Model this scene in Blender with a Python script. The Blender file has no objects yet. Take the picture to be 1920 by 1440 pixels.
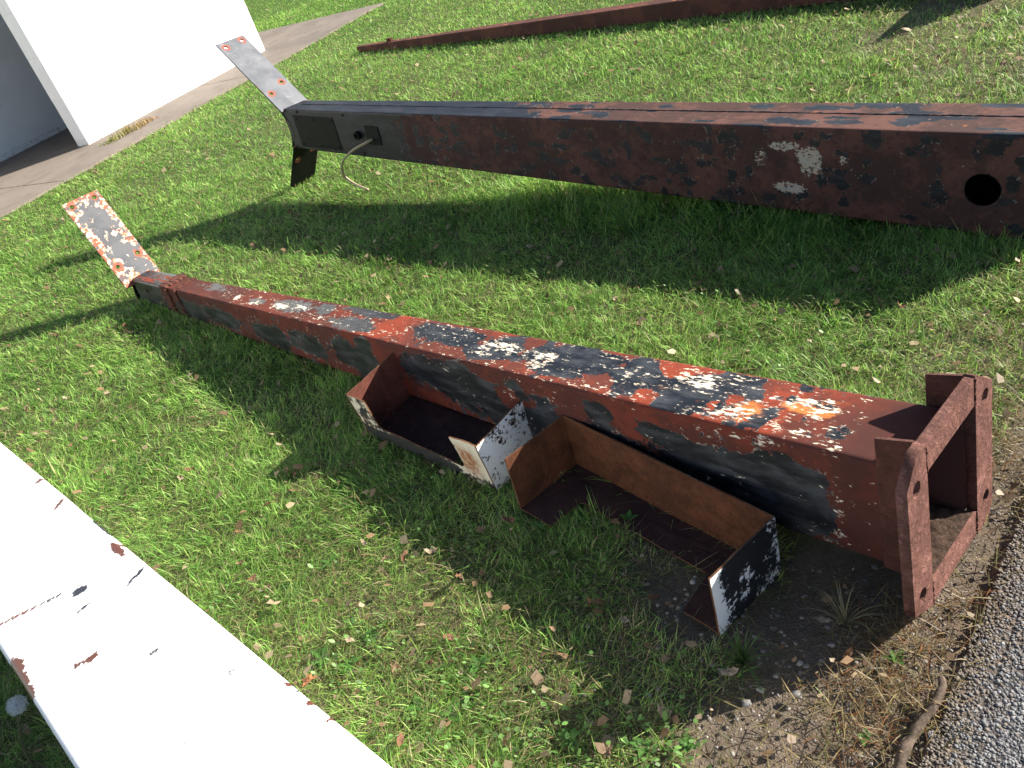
import bpy, bmesh, math, random
import numpy as np
from mathutils import Matrix, Vector
R_ = math.radians
random.seed(7); rng = np.random.default_rng(11)
scene = bpy.context.scene
COL = scene.collection

# ------------------------------------------------------------------ camera
cam_d = bpy.data.cameras.new('camera'); cam = bpy.data.objects.new('camera', cam_d); COL.objects.link(cam)
cam_d.sensor_width = 36.0; cam_d.lens = 30.0; cam_d.clip_start = 0.05; cam_d.clip_end = 2000
CAM_R = ((0.94251595, 0.33416116, 0.0), (-0.17837067, 0.50310215, -0.84561938), (-0.28257315, 0.79700975, 0.53378635))
CAM_H = 1.4
m = Matrix([list(CAM_R[i]) + [0.0] for i in range(3)] + [[0, 0, 0, 1]])
m.translation = (0, 0, CAM_H); cam.matrix_world = m
scene.camera = cam

# ------------------------------------------------------------------ world, sun, exposure
SUN_AZ, SUN_EL = 2.0, 27.2           # azimuth of the sun measured from +X, degrees
world = bpy.data.worlds.new('World'); scene.world = world; world.use_nodes = True
wn = world.node_tree; wn.nodes.clear()
wo = wn.nodes.new('ShaderNodeOutputWorld'); wb = wn.nodes.new('ShaderNodeBackground'); ws = wn.nodes.new('ShaderNodeTexSky')
ws.sky_type = 'NISHITA'; ws.sun_disc = False; ws.ozone_density = 2.5; ws.sun_elevation = R_(SUN_EL); ws.sun_rotation = R_(90 - SUN_AZ)
wb.inputs['Strength'].default_value = 0.058
wn.links.new(ws.outputs[0], wb.inputs[0]); wn.links.new(wb.outputs[0], wo.inputs[0])
sd = bpy.data.lights.new('sun', 'SUN'); sd.energy = 5.0; sd.angle = R_(0.55); sd.color = (1.0, 0.94, 0.84)
so = bpy.data.objects.new('sun', sd); COL.objects.link(so)
sv = Vector((math.cos(R_(SUN_AZ)) * math.cos(R_(SUN_EL)), math.sin(R_(SUN_AZ)) * math.cos(R_(SUN_EL)), math.sin(R_(SUN_EL))))
so.rotation_euler = sv.to_track_quat('Z', 'Y').to_euler(); so.location = sv * 20
vs = scene.view_settings; vs.view_transform = 'Standard'; vs.look = 'None'; vs.gamma = 1.0; vs.exposure = 1.6
scene.render.engine = 'CYCLES'
cy_ = scene.cycles; cy_.max_bounces = 4; cy_.diffuse_bounces = 2; cy_.glossy_bounces = 2; cy_.transmission_bounces = 2; cy_.transparent_max_bounces = 4; cy_.use_adaptive_sampling = True; cy_.adaptive_threshold = 0.02; cy_.caustics_reflective = False; cy_.caustics_refractive = False

# ------------------------------------------------------------------ helpers
def tag(o, label=None, cat=None, group=None, kind=None):
    if label: o['label'] = label
    if cat: o['category'] = cat
    if group: o['group'] = group
    if kind: o['kind'] = kind
    return o

def link(o, parent=None):
    COL.objects.link(o)
    if parent is not None: o.parent = parent
    return o

def empty(name, mat=None):
    o = bpy.data.objects.new(name, None); COL.objects.link(o); o.empty_display_size = 0.1
    if mat is not None: o.matrix_world = mat
    return o

def mesh_from(name, verts, faces, mats=(), midx=None, smooth=False):
    me = bpy.data.meshes.new(name)
    me.from_pydata([tuple(map(float, v)) for v in verts], [], [tuple(map(int, f)) for f in faces])
    for mt in mats: me.materials.append(mt)
    if midx is not None: me.polygons.foreach_set('material_index', list(midx))
    if smooth: me.polygons.foreach_set('use_smooth', [True] * len(me.polygons))
    me.update(); return me

def fast_mesh(name, verts, faces_flat, loop_totals, mats=(), smooth=False):
    """numpy mesh: verts (n,3), faces_flat loop vertex indices, loop_totals per polygon"""
    me = bpy.data.meshes.new(name)
    me.vertices.add(len(verts)); me.vertices.foreach_set('co', np.asarray(verts, np.float32).ravel())
    me.loops.add(len(faces_flat)); me.loops.foreach_set('vertex_index', np.asarray(faces_flat, np.int32))
    lt = np.asarray(loop_totals, np.int32); ls = np.concatenate([[0], np.cumsum(lt)[:-1]]).astype(np.int32)
    me.polygons.add(len(lt)); me.polygons.foreach_set('loop_start', ls); me.polygons.foreach_set('loop_total', lt)
    for mt in mats: me.materials.append(mt)
    if smooth: me.polygons.foreach_set('use_smooth', np.ones(len(lt), bool))
    me.update(calc_edges=True); me.validate(); return me

def obj(name, me, parent=None): return link(bpy.data.objects.new(name, me), parent)

def set_attr(me, name, vals):
    a = me.attributes.new(name, 'FLOAT', 'POINT'); a.data.foreach_set('value', np.asarray(vals, np.float32))

def set_col(me, name, cols):
    a = me.attributes.new(name, 'FLOAT_COLOR', 'POINT'); c = np.ones((len(cols), 4), np.float32); c[:, :3] = cols
    a.data.foreach_set('color', c.ravel())

def bevel_mesh(me, w, seg=2):
    bm = bmesh.new(); bm.from_mesh(me)
    es = [e for e in bm.edges if len(e.link_faces) == 2 and e.calc_face_angle(0) > 0.6]
    bmesh.ops.bevel(bm, geom=es, offset=w, segments=seg, affect='EDGES', profile=0.6)
    bm.to_mesh(me); bm.free(); me.update(); return me

def box_mesh(name, lo, hi, mat, bev=0.0):
    x0, y0, z0 = lo; x1, y1, z1 = hi
    v = [(x0, y0, z0), (x1, y0, z0), (x1, y1, z0), (x0, y1, z0), (x0, y0, z1), (x1, y0, z1), (x1, y1, z1), (x0, y1, z1)]
    f = [(3, 2, 1, 0), (4, 5, 6, 7), (0, 1, 5, 4), (1, 2, 6, 5), (2, 3, 7, 6), (3, 0, 4, 7)]
    me = mesh_from(name, v, f, [mat])
    if bev: bevel_mesh(me, bev)
    return me

def plate_mesh(name, outer, holes, thick, mat, bev=0.0012):
    """flat plate in its local XY plane with round/any holes, z from -thick/2 to thick/2"""
    cu = bpy.data.curves.new('tmp', 'CURVE'); cu.dimensions = '2D'; cu.fill_mode = 'BOTH'; cu.extrude = thick / 2 - bev; cu.bevel_depth = bev; cu.bevel_resolution = 1
    cu.offset = -bev
    for pts in [outer] + list(holes):
        s = cu.splines.new('POLY'); s.points.add(len(pts) - 1); s.use_cyclic_u = True
        for p, q in zip(s.points, pts): p.co = (q[0], q[1], 0, 1)
    t = bpy.data.objects.new('tmp', cu); COL.objects.link(t)
    dg = bpy.context.evaluated_depsgraph_get(); dg.update()
    me = bpy.data.meshes.new_from_object(t.evaluated_get(dg)); me.name = name
    bpy.data.objects.remove(t); bpy.data.curves.remove(cu)
    me.materials.clear(); me.materials.append(mat)
    return me

def circle(cx, cy, r, n=20): return [(cx + r * math.cos(2 * math.pi * i / n), cy + r * math.sin(2 * math.pi * i / n)) for i in range(n)]

def prism_mesh(name, pts, fn, t, mats):
    """polygon pts (2D) extruded by t; fn(u,v,w)->xyz; mats = (front w=t, back w=0, edge)"""
    n = len(pts)
    v = [fn(a, b, 0.0) for a, b in pts] + [fn(a, b, t) for a, b in pts]
    f = [tuple(range(n - 1, -1, -1)), tuple(range(n, 2 * n))] + [(i, (i + 1) % n, n + (i + 1) % n, n + i) for i in range(n)]
    me = mesh_from(name, v, f, mats, [1, 0] + [2] * n)
    bm = bmesh.new(); bm.from_mesh(me); bmesh.ops.recalc_face_normals(bm, faces=bm.faces); bm.to_mesh(me); bm.free(); return me

def tube_arrays(pts, radii, n=8, cap=True):
    pts = [Vector(p) for p in pts]; V = []; F = []
    up = Vector((0, 0, 1))
    for i, p in enumerate(pts):
        d = (pts[min(i + 1, len(pts) - 1)] - pts[max(i - 1, 0)]).normalized()
        s = d.cross(up)
        if s.length < 1e-3: s = d.cross(Vector((1, 0, 0)))
        s.normalize(); u = s.cross(d)
        for k in range(n):
            a = 2 * math.pi * k / n; V.append(p + (s * math.cos(a) + u * math.sin(a)) * radii[i])
    for i in range(len(pts) - 1):
        for k in range(n): F.append((i * n + k, i * n + (k + 1) % n, (i + 1) * n + (k + 1) % n, (i + 1) * n + k))
    if cap: F.append(tuple(range(n - 1, -1, -1))); F.append(tuple(len(V) - n + k for k in range(n)))
    return V, F

def tube_mesh(name, pts, radii, mat, n=8):
    V, F = tube_arrays(pts, radii, n); return mesh_from(name, V, F, [mat], smooth=True)

_lat = rng.random((256, 256))
def vnoise(x, y, s=1.0, o=0):
    x = np.asarray(x) * s + o * 17.3 + 1000; y = np.asarray(y) * s + o * 9.1 + 1000
    xi = np.floor(x).astype(int); yi = np.floor(y).astype(int); fx = x - xi; fy = y - yi
    fx = fx * fx * (3 - 2 * fx); fy = fy * fy * (3 - 2 * fy)
    a = _lat[xi % 256, yi % 256]; b = _lat[(xi + 1) % 256, yi % 256]; c = _lat[xi % 256, (yi + 1) % 256]; d = _lat[(xi + 1) % 256, (yi + 1) % 256]
    return (a * (1 - fx) + b * fx) * (1 - fy) + (c * (1 - fx) + d * fx) * fy
def fbm(x, y, s=1.0, o=0, n=4):
    t = 0; a = 0.5; tot = 0
    for i in range(n): t = t + a * vnoise(x, y, s * 2 ** i, o + i); tot += a; a *= 0.55
    return t / tot
def sstep(a, b, x):
    t = np.clip((np.asarray(x) - a) / (b - a), 0, 1); return t * t * (3 - 2 * t)

# ------------------------------------------------------------------ node helpers
class NT:
    def __init__(s, name):
        s.mat = bpy.data.materials.new(name); s.mat.use_nodes = True; s.t = s.mat.node_tree; s.t.nodes.clear()
        s.out = s.t.nodes.new('ShaderNodeOutputMaterial')
    def n(s, typ, **kw):
        nd = s.t.nodes.new(typ)
        for k, v in kw.items(): setattr(nd, k, v)
        return nd
    def put(s, sock, v):
        if isinstance(v, bpy.types.NodeSocket): s.t.links.new(v, sock)
        elif isinstance(v, (tuple, list)) and len(v) == 3 and sock.type == 'RGBA': sock.default_value = (*v, 1)
        else: sock.default_value = v
    def coord(s, scale=(1, 1, 1), loc=(0, 0, 0), which='Object', rot=(0, 0, 0)):
        tc = s.n('ShaderNodeTexCoord'); mp = s.n('ShaderNodeMapping'); s.t.links.new(tc.outputs[which], mp.inputs[0])
        mp.inputs['Scale'].default_value = scale; mp.inputs['Location'].default_value = loc; mp.inputs['Rotation'].default_value = rot
        return mp.outputs[0]
    def noise(s, co, scale, detail=4, rough=0.55, dist=0.0, col=False):
        nd = s.n('ShaderNodeTexNoise'); s.put(nd.inputs['Vector'], co); nd.inputs['Scale'].default_value = scale
        nd.inputs['Detail'].default_value = detail; nd.inputs['Roughness'].default_value = rough; nd.inputs['Distortion'].default_value = dist
        return nd.outputs['Color'] if col else nd.outputs['Fac']
    def vor(s, co, scale, feat='F1', out='Distance', rnd=1.0):
        nd = s.n('ShaderNodeTexVoronoi', feature=feat); s.put(nd.inputs['Vector'], co); nd.inputs['Scale'].default_value = scale; nd.inputs['Randomness'].default_value = rnd
        return nd.outputs[out]
    def math(s, op, a, b=0.0, c=0.0, clamp=False):
        nd = s.n('ShaderNodeMath', operation=op, use_clamp=clamp); s.put(nd.inputs[0], a); s.put(nd.inputs[1], b)
        if len(nd.inputs) > 2: s.put(nd.inputs[2], c)
        return nd.outputs[0]
    def mr(s, v, a, b, c=0.0, d=1.0, smooth=True):
        nd = s.n('ShaderNodeMapRange'); nd.interpolation_type = 'SMOOTHSTEP' if smooth else 'LINEAR'
        s.put(nd.inputs[0], v)
        for i, q in enumerate((a, b, c, d)): s.put(nd.inputs[1 + i], q)
        return nd.outputs[0]
    def mix(s, f, a, b):
        nd = s.n('ShaderNodeMix', data_type='RGBA'); s.put(nd.inputs[0], f); s.put(nd.inputs[6], a); s.put(nd.inputs[7], b); return nd.outputs[2]
    def mixf(s, f, a, b):
        nd = s.n('ShaderNodeMix', data_type='FLOAT'); s.put(nd.inputs[0], f); s.put(nd.inputs[2], a); s.put(nd.inputs[3], b); return nd.outputs[0]
    def attr(s, name, out='Fac'):
        nd = s.n('ShaderNodeAttribute'); nd.attribute_name = name; return nd.outputs[out]
    def xyz(s, co):
        nd = s.n('ShaderNodeSeparateXYZ'); s.put(nd.inputs[0], co); return nd.outputs
    def bump(s, h, strength=0.5, dist=0.002, nrm=None):
        nd = s.n('ShaderNodeBump'); s.put(nd.inputs['Height'], h); nd.inputs['Strength'].default_value = strength; nd.inputs['Distance'].default_value = dist
        if nrm is not None: s.put(nd.inputs['Normal'], nrm)
        return nd.outputs[0]
    def bsdf(s, col, rough=0.6, nrm=None, spec=0.5, metal=0.0):
        b = s.n('ShaderNodeBsdfPrincipled'); s.put(b.inputs['Base Color'], col); s.put(b.inputs['Roughness'], rough)
        s.put(b.inputs['Specular IOR Level'], spec); s.put(b.inputs['Metallic'], metal)
        if nrm is not None: s.put(b.inputs['Normal'], nrm)
        s.t.links.new(b.outputs[0], s.out.inputs[0]); return s.mat

def gen_noise_layers(k, co, sc=1.0):
    return k.noise(co, 9 * sc, 3), k.noise(co, 160 * sc, 4, 0.7)

PRIMER = (0.235, 0.046, 0.024); PRIMER_D = (0.115, 0.034, 0.024); BLACK = (0.0075, 0.0085, 0.011); GREY = (0.060, 0.063, 0.068); CREAM = (0.74, 0.66, 0.53); ORANGE = (0.50, 0.17, 0.045)

def paint_material(name, primer=PRIMER, primer_d=PRIMER_D, black=BLACK, dust=GREY, cream=CREAM, streak=(1, 1, 1), edge=0.6, fine=1.0, rough_b=0.42, soft=0.0, spec_b=0.38):
    """peeling layered paint; the vertex fields blk / flk / rst say where each coat survives, noise breaks their outlines"""
    k = NT(name)
    co = k.coord(); cs = k.coord(scale=streak)
    nA = k.noise(co, 36, 8, 0.72, 0.2); nA2 = k.noise(co, 9, 4, 0.6)
    fld = k.math('ADD', k.attr('blk'), k.math('ADD', k.math('MULTIPLY', k.math('SUBTRACT', nA, 0.5), 2.6), k.math('MULTIPLY', k.math('SUBTRACT', nA2, 0.5), 1.5)))
    vcell = k.xyz(k.vor(k.coord(scale=streak), 55, out='Color'))[0]
    fld = k.math('ADD', fld, k.math('MULTIPLY', k.math('SUBTRACT', vcell, 0.5), 0.28))
    mb = k.mr(fld, -0.015 - soft, 0.02 + soft)
    # cream flecks: elongated flakes
    nF = k.noise(cs, 120 * fine, 6, 0.74, 0.25); nF2 = k.noise(cs, 30, 3, 0.6)
    ff = k.math('ADD', k.math('MULTIPLY', k.math('SUBTRACT', nF, 0.5), 6.2), k.math('MULTIPLY', k.math('SUBTRACT', nF2, 0.5), 2.2))
    ff = k.math('ADD', ff, k.math('SUBTRACT', k.math('MULTIPLY', k.attr('flk'), 1.6), 1.42))
    mf = k.mr(ff, -0.14, 0.22)
    # thin pale rim where the black coat ends
    rim = k.mr(k.math('ABSOLUTE', fld), 0.015, 0.075, 1.0, 0.0)
    nE = k.noise(co, 47, 4, 0.65)
    me_ = k.math('MULTIPLY', k.math('MULTIPLY', rim, k.mr(nE, 0.55, 0.63)), edge)
    mf = k.math('MAXIMUM', mf, me_)
    # colours
    nL, nS = k.noise(co, 5, 4, 0.6), k.noise(co, 190, 3, 0.7)
    pc = k.mix(k.mr(k.math('ADD', nL, k.math('MULTIPLY', k.math('SUBTRACT', nA, 0.5), 0.6)), 0.42, 0.60), primer_d, primer)
    pc = k.mix(k.mr(k.noise(cs, 33, 5, 0.7), 0.52, 0.68, 0, 0.6), pc, tuple(q * 0.62 for q in primer_d))
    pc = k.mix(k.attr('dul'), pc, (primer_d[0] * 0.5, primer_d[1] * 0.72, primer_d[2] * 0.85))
    pc = k.mix(k.mr(nS, 0.55, 0.8, 0, 0.55), pc, (0.06, 0.028, 0.022))
    nO = k.noise(cs, 24, 6, 0.72)
    mo = k.mr(k.math('ADD', k.attr('rst'), k.math('MULTIPLY', k.math('SUBTRACT', nO, 0.5), 3.4)), 0.45, 1.1)
    nst = k.noise(k.coord(scale=(1.3, 4.0, 4.0), rot=(0, 0, 0.12)), 7, 5, 0.65)
    bc = k.mix(k.mr(nst, 0.40, 0.70, 0.0, 0.85), black, dust)
    bc = k.mix(k.mr(k.noise(co, 70, 4, 0.7), 0.6, 0.72, 0, 0.6), bc, (0.05, 0.032, 0.025))
    cc = k.mix(k.mr(k.noise(co, 40, 4, 0.7), 0.45, 0.75, 0, 0.8), cream, (0.55, 0.36, 0.2))
    pc = k.mix(mo, pc, k.mix(k.mr(nS, 0.4, 0.7), ORANGE, (0.25, 0.075, 0.03)))
    col = k.mix(mb, pc, bc); col = k.mix(k.math('MULTIPLY', mo, k.mr(nO, 0.5, 0.6, 0, 0.8)), col, ORANGE)
    col = k.mix(mf, col, cc)
    rough = k.mixf(mb, 0.78, k.mixf(nst, rough_b - 0.08, rough_b + 0.12)); rough = k.mixf(mf, rough, 0.7)
    h = k.math('ADD', k.math('MULTIPLY', mb, 0.5), k.math('MULTIPLY', mf, 0.35)); h = k.math('ADD', h, k.math('MULTIPLY', nS, 0.25)); h = k.math('ADD', h, k.math('MULTIPLY', nL, 0.8))
    return k.bsdf(col, rough, k.bump(h, 0.55, 0.0016), k.mixf(mb, 0.10, spec_b))

def rust_material(name, c1=(0.115, 0.05, 0.042), c2=(0.19, 0.085, 0.068), pit=(0.045, 0.022, 0.02), pale=(0.30, 0.19, 0.15), sc=1.0, bump=0.8, dist=0.003):
    k = NT(name); co = k.coord()
    n1 = k.noise(co, 6 * sc, 6, 0.7, 0.4); n2 = k.noise(co, 75 * sc, 7, 0.78); n3 = k.noise(co, 260 * sc, 3, 0.65); n4 = k.noise(co, 24 * sc, 6, 0.72)
    c = k.mix(k.mr(n1, 0.36, 0.64), c1, c2); c = k.mix(k.mr(n4, 0.42, 0.66, 0, 0.6), c, tuple(0.55 * q for q in c1)); c = k.mix(k.mr(n2, 0.55, 0.68, 0, 0.9), c, pit); c = k.mix(k.mr(n3, 0.58, 0.72, 0, 0.5), c, pale)
    h = k.math('ADD', k.math('MULTIPLY', k.mr(n2, 0.62, 0.40), 1.0), k.math('MULTIPLY', n4, 0.8)); h = k.math('ADD', h, k.math('MULTIPLY', n3, 0.3))
    return k.bsdf(c, 0.88, k.bump(h, bump, dist), 0.12)

def white_flake_material(name, base=(0.80, 0.80, 0.79), spot=(0.02, 0.02, 0.025), rim=(0.45, 0.2, 0.08), amount=0.0, sc=1.0, box=None, stain=None):
    """white paint with dark chips; box=(x0,x1,y0,y1) bias near borders is given as nodes on object coords"""
    k = NT(name); co = k.coord()
    n1 = k.noise(co, 75 * sc, 5, 0.7); n2 = k.noise(co, 14 * sc, 3, 0.6)
    f = k.math('ADD', k.math('MULTIPLY', k.math('SUBTRACT', n1, 0.5), 5.0), k.math('MULTIPLY', k.math('SUBTRACT', n2, 0.5), 3.6))
    if box: f = k.math('ADD', f, box(k))
    f = k.math('ADD', f, amount)
    mk = k.mr(f, 0.62, 0.68); rm = k.mr(f, 0.34, 0.62)
    n4 = k.noise(co, 16 * sc, 5, 0.7)
    base = k.mix(k.mr(k.noise(co, 9 * sc, 5, 0.7), 0.55, 0.75, 0, 0.7), base, tuple(q * w for q, w in zip(base, (0.8, 0.62, 0.4))))
    c = k.mix(k.math('MULTIPLY', rm, k.mr(n4, 0.42, 0.6)), base, rim)
    if stain: c = k.mix(k.math('MULTIPLY', stain(k), k.mr(k.noise(co, 45, 6, 0.75), 0.36, 0.56)), c, (0.30, 0.10, 0.035))
    c = k.mix(mk, c, spot)
    return k.bsdf(c, 0.5, k.bump(k.math('SUBTRACT', 1.0, mk), 0.6, 0.0012), 0.4)

# ------------------------------------------------------------------ ground
AS_A = np.array([0.407, 0.709]); AS_U = np.array([0.757, 0.653]); AS_N = np.array([-0.653, 0.757])
def as_dist(x, y):
    """distance from the asphalt edge, positive on the lawn"""
    s = (x - AS_A[0]) * AS_U[0] + (y - AS_A[1]) * AS_U[1]
    return (x - AS_A[0]) * AS_N[0] + (y - AS_A[1]) * AS_N[1] + 0.05 * (fbm(s, s * 0, 3.0, 3) - 0.5) + 0.03 * (fbm(s, s * 0, 14.0, 5) - 0.5)
BARE = [(0.20, 1.20, 0.13, 1.0), (0.35, 1.02, 0.17, 1.0), (0.19, 0.84, 0.20, 1.0), (0.45, 0.93, 0.18, 0.9), (0.04, 0.84, 0.12, 0.5), (0.52, 1.12, 0.16, 1.0), (0.17, 1.36, 0.09, 0.7), (2.42, 3.95, 0.35, 0.55), (2.3, 3.3, 0.4, 0.45), (1.15, 1.6, 0.25, 0.4), (-0.35, 1.45, 0.2, 0.35), (0.10, 1.04, 0.24, 0.5), (-0.04, 1.16, 0.22, 0.35), (2.9, 4.2, 0.5, 0.6)]
def bare_f(x, y):
    d = as_dist(x, y)
    b = 1 - sstep(0.03, 0.34 - 0.16 * sstep(0.95, 1.35, y), d + 0.22 * (fbm(x, y, 5, 21) - 0.5))
    for cx, cy, r, a in BARE:
        e = np.hypot(x - cx, y - cy) / r + 0.9 * (fbm(x, y, 9, 31) - 0.5)
        b = np.maximum(b, a * (1 - sstep(0.55, 1.15, e)))
    return b

def ground_material():
    k = NT('lawn_soil'); co = k.coord()
    n1 = k.noise(co, 3.2, 5, 0.6); n2 = k.noise(co, 42, 5, 0.7); n3 = k.noise(co, 210, 4, 0.7); v = k.vor(co, 95)
    soil = k.mix(n2, (0.075, 0.058, 0.043), (0.215, 0.17, 0.13)); soil = k.mix(k.mr(v, 0.12, 0.3, 0.45, 0), soil, (0.23, 0.20, 0.17)); soil = k.mix(k.mr(n3, 0.58, 0.72, 0, 0.6), soil, (0.20, 0.16, 0.12))
    that = k.mix(k.mr(n3, 0.4, 0.65), (0.045, 0.062, 0.022), (0.15, 0.16, 0.065)); that = k.mix(k.mr(n2, 0.5, 0.7, 0, 0.6), that, (0.10, 0.075, 0.035))
    far = k.mix(k.mr(n3, 0.35, 0.7), (0.045, 0.085, 0.016), (0.11, 0.17, 0.04)); 
    x = k.xyz(co); dist = k.math('SQRT', k.math('ADD', k.math('MULTIPLY', x[0], x[0]), k.math('MULTIPLY', x[1], x[1])))
    that = k.mix(k.mr(dist, 7, 14), that, far)
    c = k.mix(k.attr('bare'), that, soil)
    h = k.math('ADD', n2, k.math('MULTIPLY', n3, 0.5)); h = k.math('ADD', h, k.mr(v, 0.0, 0.3, 0.5, 0.0))
    return k.bsdf(c, 0.95, k.bump(h, 0.9, 0.012), 0.1)

def build_ground():
    xs = np.concatenate([[-400, -150, -60, -25, -12], np.arange(-7, 5.01, 0.06), [9, 25, 60, 150, 400]])
    ys = np.concatenate([[-400, -150, -60, -25, -9, -3], np.arange(0, 5.0, 0.06), np.arange(5, 13.01, 0.25), [20, 40, 80, 200, 500]])
    X, Y = np.meshgrid(xs, ys, indexing='ij'); nx, ny = X.shape
    b = bare_f(X.ravel(), Y.ravel())
    near = (np.abs(X.ravel() + 1) < 6) & (Y.ravel() > 0) & (Y.ravel() < 13)
    Z = np.where(near, -0.012 + 0.018 * fbm(X.ravel(), Y.ravel(), 4, 41) - 0.006 * b, -0.006)
    Z = np.minimum(Z, 0.004) - 0.022 * np.exp(-((X.ravel() - 0.20) ** 2 + (Y.ravel() - 1.16) ** 2) / 0.05)
    inside = as_dist(X.ravel(), Y.ravel()) < 0.06
    Z = np.where(inside, np.minimum(Z, -0.006), Z)
    i = np.arange(nx - 1)[:, None] * ny + np.arange(ny - 1)[None, :]
    q = np.stack([i, i + ny, i + ny + 1, i + 1], -1).reshape(-1)
    me = fast_mesh('ground', np.stack([X.ravel(), Y.ravel(), Z], 1), q, np.full(len(q) // 4, 4), [ground_material()], True)
    set_attr(me, 'bare', b); o = obj('ground', me); tag(o, kind='structure'); return o
build_ground()

def asphalt_material():
    k = NT('asphalt'); co = k.coord()
    v = k.vor(co, 115); vc = k.vor(co, 115, out='Color'); n = k.noise(co, 300, 3, 0.7); n1 = k.noise(co, 5, 4)
    r = k.xyz(vc)[0]; xy = k.xyz(co); ed = k.math('ADD', k.math('MULTIPLY', k.math('SUBTRACT', xy[0], float(AS_A[0])), float(AS_N[0])), k.math('MULTIPLY', k.math('SUBTRACT', xy[1], float(AS_A[1])), float(AS_N[1])))
    c = k.mix(r, (0.075, 0.075, 0.078), (0.25, 0.248, 0.25)); c = k.mix(k.mr(v, 0.35, 0.62), c, (0.05, 0.05, 0.052)); c = k.mix(k.mr(n1, 0.4, 0.7, 0, 0.35), c, (0.13, 0.11, 0.09)); c = k.mix(k.mr(k.math('ADD', ed, k.math('MULTIPLY', k.math('SUBTRACT', k.noise(co, 14, 5, 0.7), 0.5), 0.22)), -0.07, 0.0), c, (0.16, 0.12, 0.085))
    return k.bsdf(c, 0.9, k.bump(k.math('ADD', k.mr(v, 0.0, 0.6, 1, 0), k.math('MULTIPLY', n, 0.3)), 1.0, 0.006), 0.2)
M_ASPH = asphalt_material()
def build_asphalt():
    s = np.concatenate([[-30, -8, -3], np.arange(-1.2, 3.0, 0.012), [6, 12, 40]])
    edge = 0.035 * (fbm(s, s * 0, 3.0, 3) - 0.5) + 0.03 * (fbm(s, s * 0, 18.0, 5) - 0.5)
    P = AS_A + s[:, None] * AS_U - edge[:, None] * AS_N
    Q = P + AS_N * 0.02; W = P - AS_N * 40.0; n = len(s)
    V = np.concatenate([np.c_[Q, np.full(n, -0.012)], np.c_[P, np.full(n, 0.006)], np.c_[P - AS_N * 0.06, np.full(n, 0.010)], np.c_[W, np.full(n, 0.010)]])
    F = [(r * n + i, r * n + i + 1, (r + 1) * n + i + 1, (r + 1) * n + i) for r in range(3) for i in range(n - 1)]
    me = mesh_from('asphalt_road', V, [f[::-1] for f in F], [M_ASPH], smooth=False)
    tag(obj('asphalt_road', me), kind='structure')
build_asphalt()

# concrete apron round the white building
BU = np.array([0.625, 0.781]); BN = np.array([0.781, -0.625])       # along the wall / out of the wall
def bpt(u, n, z=0.0): p = BU * u + BN * n; return (p[0], p[1], z)
def concrete_material():
    k = NT('apron_concrete'); co = k.coord(); n1 = k.noise(co, 1.3, 5, 0.65); n2 = k.noise(co, 30, 5, 0.7); n3 = k.noise(co, 260, 3, 0.7)
    c = k.mix(k.mr(n1, 0.35, 0.7), (0.185, 0.155, 0.130), (0.135, 0.113, 0.096)); c = k.mix(k.mr(k.noise(co, 3.5, 6, 0.72), 0.50, 0.72, 0, 0.6), c, (0.085, 0.070, 0.058)); c = k.mix(k.mr(n2, 0.55, 0.75, 0, 0.4), c, (0.10, 0.08, 0.066)); c = k.mix(k.mr(n3, 0.5, 0.8, 0, 0.3), c, (0.27, 0.23, 0.2))
    return k.bsdf(c, 0.9, k.bump(k.math('ADD', n2, n3), 0.4, 0.003), 0.2)
M_CONC = concrete_material()
apron = obj('sidewalk', mesh_from('sidewalk', [bpt(-6, -7.0, -0.02), bpt(8.8, -7.0, -0.02), bpt(8.8, -16, -0.02), bpt(-6, -16, -0.02)], [(0, 1, 2, 3)], [M_CONC]))
tag(apron, kind='structure')
def slab(u0, u1, n0, n1):
    g_ = 0.006; jit = lambda: random.uniform(-0.012, 0.012)
    pts = []
    for a, b, fixed in ((u0, u1, n1), ):
        ss = np.linspace(u0 + g_, u1 - g_, 14)
        pts = [(u, n1 - g_ + (jit() if n1 > -7.0 else 0)) for u in ss] + [(u1 - g_, n0 + g_), (u0 + g_, n0 + g_)]
    v = [bpt(u, n, 0.0) for u, n in pts] + [bpt(u, n, 0.022) for u, n in pts]; n = len(pts)
    f = [tuple(range(n, 2 * n)), ] + [(i, (i + 1) % n, n + (i + 1) % n, n + i) for i in range(n)]
    me = mesh_from('slab', v, f, [M_CONC]); bm = bmesh.new(); bm.from_mesh(me); bmesh.ops.recalc_face_normals(bm, faces=bm.faces); bm.to_mesh(me); bm.free()
    obj('slab', me, apron)
for i, u0 in enumerate((-5.6, -3.2, -0.8, 1.6, 4.0, 6.4)):
    slab(u0, u0 + 2.4, -7.62, -6.95)
    slab(u0, u0 + 2.4, -9.2, -7.62)
for n0 in (-10.9, -13.0): slab(6.4, 8.8, n0, n0 + (1.7 if n0 > -12 else 2.1))

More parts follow.
